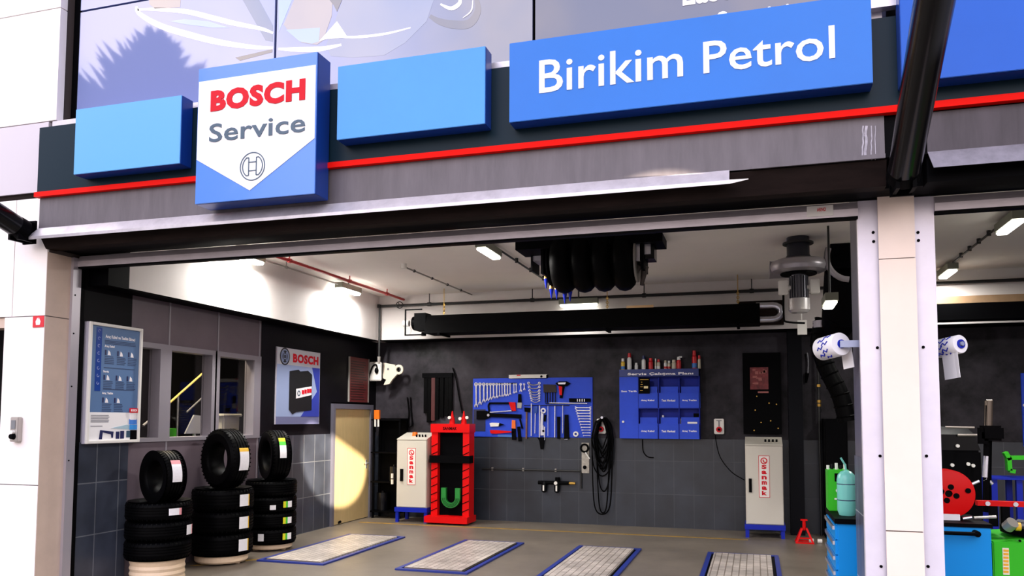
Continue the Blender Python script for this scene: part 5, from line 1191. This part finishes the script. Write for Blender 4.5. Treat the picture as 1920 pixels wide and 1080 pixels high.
# right corner things
Pq = Plane('back', 6.2)
t = thing('steel_pipe_post', 'thin dark upright pipe with brass joints near the right end of the back wall', 'pipe', (7.3, 6.4, 0))
x = PB.px(1537, 700)[0]-.03
MB().cyl((x, 6.4, 0), (x, 6.4, 3.0), .02).build('tube', M_pipe, t)
for v in (724, 753, 760, 770): z = PB.px(1537, v)[1]; MB().cyl((x, 6.4, z-.02), (x, 6.4, z+.02), .03).build('joint', M_gold if v < 765 else M_pipe, t)
t = thing('hanging_clamp', 'short chrome clamp with black tip hanging on the grey wall strip', 'clamp', PB.w(*PB.px(1512, 715), .05))
MB().tube(smooth_path([PB.w(*PB.px(*q), .05) for q in ((1513, 662), (1515, 680), (1514, 700))]), .014).build('arm', M_chrome, t)
MB().cyl(PB.w(*PB.px(1513, 700), .05), PB.w(*PB.px(1511, 718), .05), .03, .015).build('tip', M_black, t)
MB().cyl(PB.w(*PB.px(1513, 665), 0), PB.w(*PB.px(1513, 665), .05), .015).build('hook', M_black, t)
(a0, b1), (a1, b0) = Pq.px(1543, 785), Pq.px(1592, 1000)
t = thing('black_cabinet', 'black steel cabinet behind the blue drawer chest against the back wall', 'cabinet', ((a0+a1)/2, 6.3, 0))
MB().box(a0, a1, 6.1, 6.5, 0, b1).build('body', M_black, t); MB().box(a0+.02, a1-.02, 6.085, 6.1, .05, b1-.04).build('door', M_black, t)
Pj = Plane('back', 5.6); a, _ = Pj.px(1508, 1000)
t = thing('jack_stand', 'small red jack stand on the floor right of the right grey cabinet', 'jack stand', (a, 5.6, 0))
m = MB(); h_ = .2
for sx_, sy_ in ((-1, -1), (1, -1), (1, 1), (-1, 1)):
    m.hull8([(a+sx_*.11-.014, 5.6+sy_*.1-.014, 0), (a+sx_*.11+.014, 5.6+sy_*.1-.014, 0), (a+sx_*.11+.014, 5.6+sy_*.1+.014, 0), (a+sx_*.11-.014, 5.6+sy_*.1+.014, 0), (a+sx_*.03-.014, 5.6+sy_*.03-.014, h_), (a+sx_*.03+.014, 5.6+sy_*.03-.014, h_), (a+sx_*.03+.014, 5.6+sy_*.03+.014, h_), (a+sx_*.03-.014, 5.6+sy_*.03+.014, h_)])
m.box(a-.09, a+.09, 5.52, 5.535, .06, .08).box(a-.12, a+.12, 5.48, 5.51, 0, .02).box(a-.12, a+.12, 5.69, 5.72, 0, .02)
m.build('legs', M_mred, t); MB().cyl((a, 5.6, h_-.03), (a, 5.6, h_+.1), .022).box(a-.045, a+.045, 5.58, 5.62, h_+.1, h_+.12).build('ratchet_bar', M_mred, t)
for k, (u, v) in enumerate(((1521, 1001), (1537, 1007))):
    p = Pj.w(*Pj.px(u, v)); p.z = max(p.z, .03); p.z = .03
    tag(MB().cyl((p.x-.03, 5.6, .03), (p.x+.03, 5.6, .03), .03).build('white_roller', M_plw), ['white roller on the floor just right of the red jack stand', 'white roller on the floor nearest the blue drawer chest'][k], 'roller')

# blue drawer chest at the pier
P1 = Plane('back', 1.25); a0, zt = P1.px(1552, 962)
x0 = 6.93; x1 = 7.155; y0, y1 = .75, 1.6; zt = .90
x0 = Plane('back', y0).px(1570, 980)[0]
t = thing('drawer_chest', 'bright blue drawer chest with black top beside the pier in the main bay', 'tool chest', (x0+.25, 1.15, 0))
x1 = x0+.55
MB().box(x0, x1, y0, y1, .08, zt-.04).build('body', M_lblue, t, bevel=.006)
MB().box(x0-.02, x1+.02, y0-.02, y1+.02, zt-.04, zt).build('top', M_black, t)
for k in range(6):
    z0 = .12+k*.122; dr = MB().box(x0-.018, x0, y0+.02, y1-.02, z0, z0+.112).build('drawer', M_lblue, t)
    MB().box(x0-.035, x0-.018, y0+.04, y1-.04, z0+.075, z0+.105).build('handle', M_steel, dr)
for x in (x0+.05, x1-.05):
    for y in (y0+.06, y1-.06): MB().cyl((x-.02, y, .04), (x+.02, y, .04), .04).build('caster', M_black, t)
# gas bottle
Yg = 1.0; a, b = Plane('back', Yg).px(1588, 958); r_ = .075
t = thing('gas_bottle', 'mint green refrigerant bottle with two dark bands on the blue chest', 'gas bottle', (a, Yg, zt))
hb = .38
MB().lathe((a, Yg, zt+.002), Z, [(0, 0), (r_*.8, 0), (r_, .04), (r_, hb*.78), (r_*.9, hb*.88), (r_*.55, hb*.96), (0, hb)], 28).build('bottle_body', mat('mint', (120, 205, 190), .3), t, smooth=True)
for f in (.33, .68): MB().lathe((a, Yg, zt+hb*f), Z, [(r_*1.01, 0), (r_*1.01, .008)], 28).build('band', M_slate, t)
MB().tube([(a, Yg, zt+hb), (a-.005, Yg, zt+hb+.04), (a-.04, Yg-.01, zt+hb+.1)], .008).build('nozzle', mat('mint', (120, 205, 190), .3), t)
x_, z_ = Plane('back', 1.35).px(1551, 878); x2_, _ = Plane('back', 1.35).px(1578, 878)
t = thing('battery_charger', 'green metal charger box with small display on the blue chest behind the bottle', 'charger', ((x_+x2_)/2, 1.4, zt))
z_ = zt+.36
MB().box(x_, x2_+.06, 1.3, 1.55, zt+.001, z_).build('case', M_green, t, bevel=.006)
Pc2 = Plane('back', 1.3); MB().pbox(Pc2, x_+.055, x_+.11, z_-.10, z_-.03, 0, .006).build('display', M_black, t)
m = MB(); m.cyl((x_+.08, 1.3, z_-.18), (x_+.08, 1.285, z_-.18), .018).pbox(Pc2, x_+.05, x_+.1, z_-.26, z_-.245, 0, .004); m.build('dial', M_plw, t)
for k in range(5):
    xx = x_+.01+k*.035; tag(MB().cyl((xx, 1.40+.02*(k % 2), z_), (xx, 1.40+.02*(k % 2), z_+.035+.01*(k % 3)), .013).build('small_bottle', M_blackg if k % 2 else M_plw), f'tiny bottle on the green charger, {ordn[k]} from the left', 'bottle', 'tiny bottles on the green charger')

# ================================================================ floor
M_grate = tile_mat('plate_grating', (196, 186, 178), (120, 110, 100), .075, .075, (0, 1), rough=.4, gap=.012, var=.3)
PX_ = [(.735, 1.626), (2.53, 3.39), (4.15, 4.98), (5.82, 6.67)]
labs = ['blue framed floor plate with pale grating nearest the tyre stacks', 'blue framed floor plate, second from the tyre stacks', 'blue framed floor plate, third from the tyre stacks', 'blue framed floor plate nearest the right cabinet and pier']
for (x0, x1), lab in zip(PX_, labs):
    t = thing('lift_plate', lab, 'floor plate', ((x0+x1)/2, 3.1, 0), 0, 'floor plates'); y0, y1 = 2.02, 4.28; w_ = .05
    m = MB(); m.box(x0, x0+w_, y0, y1, 0.001, .02).box(x1-w_, x1, y0, y1, 0.001, .02).box(x0+w_, x1-w_, y0, y0+w_, 0.001, .02).box(x0+w_, x1-w_, y1-w_, y1, 0.001, .02)
    m.build('frame', mat('plate_frame_blue', (26, 46, 130), .45), t); MB().box(x0+w_+.03, x1-w_-.04, y0+w_+.03, y1-w_-.03, .001, .028).build('grating', M_grate, t)
    MB().box(x0+w_, x1-w_, y0+w_, y1-w_, .0005, .006).build('recess', M_black, t)
tag(MB().box(.2, 6.3, 5.58, 5.66, .0, .003).box(1.3, 1.38, -1, .2, 0, .003).build('floor_marking', M_yel), 'worn yellow line painted along the floor before the back wall', 'floor marking')
tag(MB().hull8([(.16, 1.55, 0), (.24, 1.55, 0), (1.0, 2.5, 0), (.92, 2.5, 0), (.16, 1.55, .003), (.24, 1.55, .003), (1.0, 2.5, .003), (.92, 2.5, .003)]).build('floor_marking', M_yel), 'worn yellow floor line beside the middle and rear tyre stacks', 'floor marking')

# ================================================================ right-hand bay
Pk = Plane('back', 1.2)
x0, z0 = Pk.px(1775, 987); x1, _ = Pk.px(1858, 987); zt = z0
t = thing('blue_tool_trolley', 'bright blue trolley with black handle in the right-hand bay', 'tool trolley', ((x0+x1)/2, 1.4, 0))
x0 -= .12
MB().box(x0, x1, 1.2, 1.9, .06, zt).build('body', M_lblue, t, bevel=.006)
m = MB(); a, b = Pk.px(1828, 999); m.cyl((x0+.02, 1.12, b), (a, 1.12, b), .016); m.cyl((a, 1.2, b), (a, 1.11, b), .025); m.cyl((x0+.04, 1.2, b), (x0+.04, 1.11, b), .02)
m.build('handle', M_black, t)
MB().box(x0-.01, x1+.01, 1.19, 1.92, zt, zt+.03).build('top_mat', M_black, t)
[MB().cyl((x-.02, y, .035), (x+.02, y, .035), .035).build('caster', M_black, t) for x in (x0+.06, x1-.06) for y in (1.26, 1.84)]
topz = zt+.03
# red hose reel disc
a, b = Plane('back', 1.45).px(1779, 921); r_ = .205; b = topz+r_+.015
t = thing('red_cable_reel', 'round red cable reel standing on the blue trolley', 'reel', (a, 1.5, topz))
for y in (1.45, 1.62): MB().lathe((a, y, b), (0, 1, 0), [(.03, 0), (r_-.01, 0), (r_, .006), (r_, .014), (r_-.01, .02), (.03, .02)], 40, close=True).build('disc', M_mred, t, smooth=True)
m = MB()
for k in range(4): an = PI/4+.5+k*PI/2; c_ = Vector((a+.06*math.cos(an), 1.445, b+.06*math.sin(an))); MB().cyl(c_, c_+Vector((0, .007, 0)), .024).build('hub_hole', M_black, t)
m.cyl((a+r_*.72, 1.44, b+.03), (a+r_*.72, 1.452, b+.03), .022); m.build('hub_hole', M_black, t)
MB().cyl((a, 1.47, b), (a, 1.62, b), .11, seg=28).build('wound_cable', M_rubber, t)
MB().box(a-.12, a+.12, 1.47, 1.64, topz, topz+.02).build('stand', M_black, t)
PA = Plane('back', 1.42)
tag(MB().box(a-.09, a+.07, 1.40, 1.43, topz+.0, topz+.05).build('white_rag', M_paper), 'crumpled white cloth in front of the red reel', 'cloth')
# green machine with yellow sticker
Pm = Plane('back', 1.5); x0m, z0m = Pm.px(1861, 1016); x1m = x0m+1.0
t = thing('tyre_changer', 'green bodied tyre changer with dark column and chrome arm in the right-hand bay', 'tyre changer', (x0m+.5, 1.9, 0))
x0m = max(x0m, x1+.02)
MB().hull8([(x0m, 1.5, 0), (x1m, 1.5, 0), (x1m, 2.3, 0), (x0m, 2.3, 0), (x0m, 1.5, z0m), (x1m, 1.5, z0m+.06), (x1m, 2.3, z0m+.06), (x0m, 2.3, z0m)]).build('body', M_green, t, bevel=.01)
st = bx(Pm, 1879, 1027, 1893, 1078, 0, .004).build('warning_sticker', mat('sticker_white', (235, 225, 200), .5), t)
m = MB(); [bx(Pm, 1881, 1030+k*6.6, 1891, 1034.6+k*6.6, .004, .006, m) for k in range(7)]; m.build('yellow_field', mat('sticker_orange', (240, 170, 30), .5), st)
a, b = Pm.px(1912, 1014); MB().cyl((a, 1.5, b), (a, 1.49, b), .01).build('bolt', M_black, t)
# turntable clutter
MB().cyl((x0m+.5, 1.9, z0m+.04), (x0m+.5, 1.9, z0m+.10), .33, seg=28).build('turntable', M_black, t)
m = MB()
for k in range(4): an = .4+k*PI/2; c_ = Vector((x0m+.5, 1.9, z0m+.10)); d_ = Vector((math.cos(an), math.sin(an), 0)); MB().tube([c_+d_*.05, c_+d_*.30], .03, 6).build('clamp_jaw', M_steel, t)
p = Pm.px(1895, 985); MB().cyl((p[0], 1.6, p[1]-.03), (p[0]+.03, 1.55, p[1]+.02), .05).build('pneumatic_head', mat('worn_alloy', (175, 170, 160), .35, metal=.5), t); MB().cyl((p[0]+.06, 1.6, p[1]-.02), (p[0]+.10, 1.6, p[1]-.02), .035).build('yellow_knob', MY, t)
# column and arm
Pv = Plane('back', 2.2)
def pv(u, v): return Vector(Pv.w(*Pv.px(u, v)))
MB().cyl(pv(1853, 760), pv(1850, 960), .035, seg=6).build('column', M_black, t)
m = MB(); m.cyl(pv(1854, 752), pv(1853, 800), .035).cyl(pv(1849, 753), pv(1860, 753), .02); m.build('column_sleeve', mat('old_brass', (120, 108, 96), .4, metal=.5), t)
m = MB(); q = pv(1857, 812); m.box(q.x-.09, q.x+.09, 2.1, 2.3, q.z-.07, q.z+.07); m.build('head_block', M_black, t, bevel=.02)
m = MB(); m.cyl(pv(1851, 855), pv(1848, 895), .032).cyl(pv(1848, 897), pv(1860, 908), .03, .02).cyl(pv(1850, 893), pv(1851, 900), .025); m.build('mount_arm', M_chrome, t)
MB().box(pv(1832, 805).x, pv(1848, 805).x, 2.12, 2.2, pv(0, 812).z, pv(0, 797).z).build('side_block', M_black, t)
# red bars across
m = thing('red_scissor_jack', 'red metal jack bar lying across the tyre changer in the right-hand bay', 'jack', Pm.w(*Pm.px(1880, 945), -.2))
(a0, b1), (a1, b0) = Plane('back', 1.8).px(1830, 938), Plane('back', 1.8).px(1925, 950)
MB().box(a0, a1, 1.75, 1.83, b0, b1).build('bar', M_mred, m); [MB().cyl((a0+(a1-a0)*f, 1.74, (b0+b1)/2), (a0+(a1-a0)*f, 1.76, (b0+b1)/2), .02).build('pivot', M_chrome, m) for f in (.2, .75)]
MB().box(a0+.1, a0+.16, 1.76, 1.82, z0m+.1, b0).box(a1-.2, a1-.14, 1.76, 1.82, z0m+.1, b0).build('foot', M_black, m)
# blue bench, green cradle, dark machine behind
Pb = Plane('back', 4.2)
(a0, b1), (a1, b0) = Pb.px(1855, 895), Pb.px(1990, 901)
t = thing('blue_bench', 'blue steel bench behind the tyre changer in the right-hand bay', 'bench', ((a0+a1)/2, 4.2, 0))
MB().box(a0, a1, 4.1, 4.6, b0, b1).build('bench_top', M_blue, t)
for x in (Pb.px(1908, 920)[0], a0+.03, a1-.06):
    for y in (4.12, 4.5): MB().box(x-.03, x+.03, y, y+.06, 0, b0).build('leg', M_blue, t)
benz = b1
Pd = Plane('back', 4.3); 
t = thing('green_cradle', 'bright green steel cradle standing on the blue bench', 'cradle', Vector((Pd.px(1905, 895)[0], 4.3, benz)))
m = MB(); u = lambda *q: Pd.px(*q)
for p, q in (((1884, 848), (1892, 862)), ((1892, 858), (1930, 858)), ((1890, 858), (1892, 882)), ((1892, 882), (1902, 884))): m.bar(Pd, u(*p), u(*q), .045, -.05, .05)
m.pbox(Pd, u(1892, 0)[0], u(1900, 0)[0], benz, u(0, 884)[1], -.06, .05)
m.build('frame', M_green, t)
t = thing('wheel_balancer', 'dark wheel balancing machine behind the red reel in the right-hand bay', 'balancer', (8.7, 3.6, 0))
Pw = Plane('back', 3.4); (a0, b1), (a1, b0) = Pw.px(1755, 835), Pw.px(1845, 1000)
MB().box(a0, a1, 3.4, 4.0, 0, b1-.05).build('body', M_black, t, bevel=.02)
(c0, d1), (c1, d0) = Pw.px(1768, 800), Pw.px(1828, 815)
m = MB(); m.hull8([(c0-.1, 3.42, b1-.05), (a1, 3.42, b1-.05), (a1, 3.9, b1-.05), (c0-.1, 3.9, b1-.05), (c0-.1, 3.42, d0), (c1, 3.42, d0), (c1, 3.8, d1), (c0-.1, 3.8, d1)]); m.build('weight_tray', M_blackg, t)
m = MB(); m.tube([Pw.w(*Pw.px(1772, 801), .02), Pw.w(*Pw.px(1826, 802), .02)], .012); m.tube([Pw.w(*Pw.px(1795, 816), .02), Pw.w(*Pw.px(1845, 816), .02)], .014); m.build('edge_rail', mat('old_rail', (140, 130, 125), .4, metal=.4), t)
MB().cyl(Pw.w(a1-.25, .85, .0), Pw.w(a1-.25, .85, .3), .03).build('shaft', M_steel, t)
[MB().cyl(Pw.w(*Pw.px(x, y)), Pw.w(*Pw.px(x, y), .03), .018).build('knob', M_plw, t) for x, y in ((1795, 836), (1815, 870), (1785, 872), (1824, 873))]
# loose tools on the trolley
for k, (u0, v0, u1, v1, mm, lab) in enumerate(((1805, 958, 1822, 970, M_chrome, 'bright chrome lever lying right of the red reel'), (1826, 962, 1868, 972, mat('worn_steel', (165, 160, 150), .4, metal=.4, var=.3, vscale=25), 'worn steel bar lying on the trolley beside the lever'), (1822, 908, 1836, 902, M_chrome, 'short chrome tool leaning above the red reel'))):
    P_ = Plane('back', 1.4+.1*k); p = P_.w(*P_.px(u0, v0)); q = P_.w(*P_.px(u1, v1)); 
    if k < 2: p.z = topz+.015; q.z = topz+.03; 
    tag(MB().tube([p, q], .013).build('loose_tool', mm), lab, 'tool')
# second blue tool board at the right edge
(a0, b1), (a1, b0) = PB.px(1913, 700), PB.px(1990, 838)
t = thing('blue_wall_panel', 'blue wall panel just entering at the right edge of the picture', 'panel', PB.w((a0+a1)/2, b0)); MB().pbox(PB, a0, a1, b0, b1, 0, .04).build('panel', M_board, t)
p = PB.px(1919, 760); MB().cyl(PB.w(*p, .04), PB.w(*p, .05), .02).build('hook', M_plw, t)
tag(MB().box(7.75, 11.8, 5.6, 5.9, 3.04, 3.26).cyl((8.2, 5.75, 3.26), (8.2, 5.75, 3.799), .01).cyl((10.4, 5.75, 3.26), (10.4, 5.75, 3.799), .01).build('black_tube_heater', M_black), 'long black heater box hanging in the right-hand bay', 'heater')
tag(MB().box(7.75, 11.8, 6.05, 6.15, 3.28, 3.42).build('timber_rail', mat('timber_rail', (150, 120, 90), .6, var=.2)), 'yellowish brown rail above the black heater of the right-hand bay', 'rail')
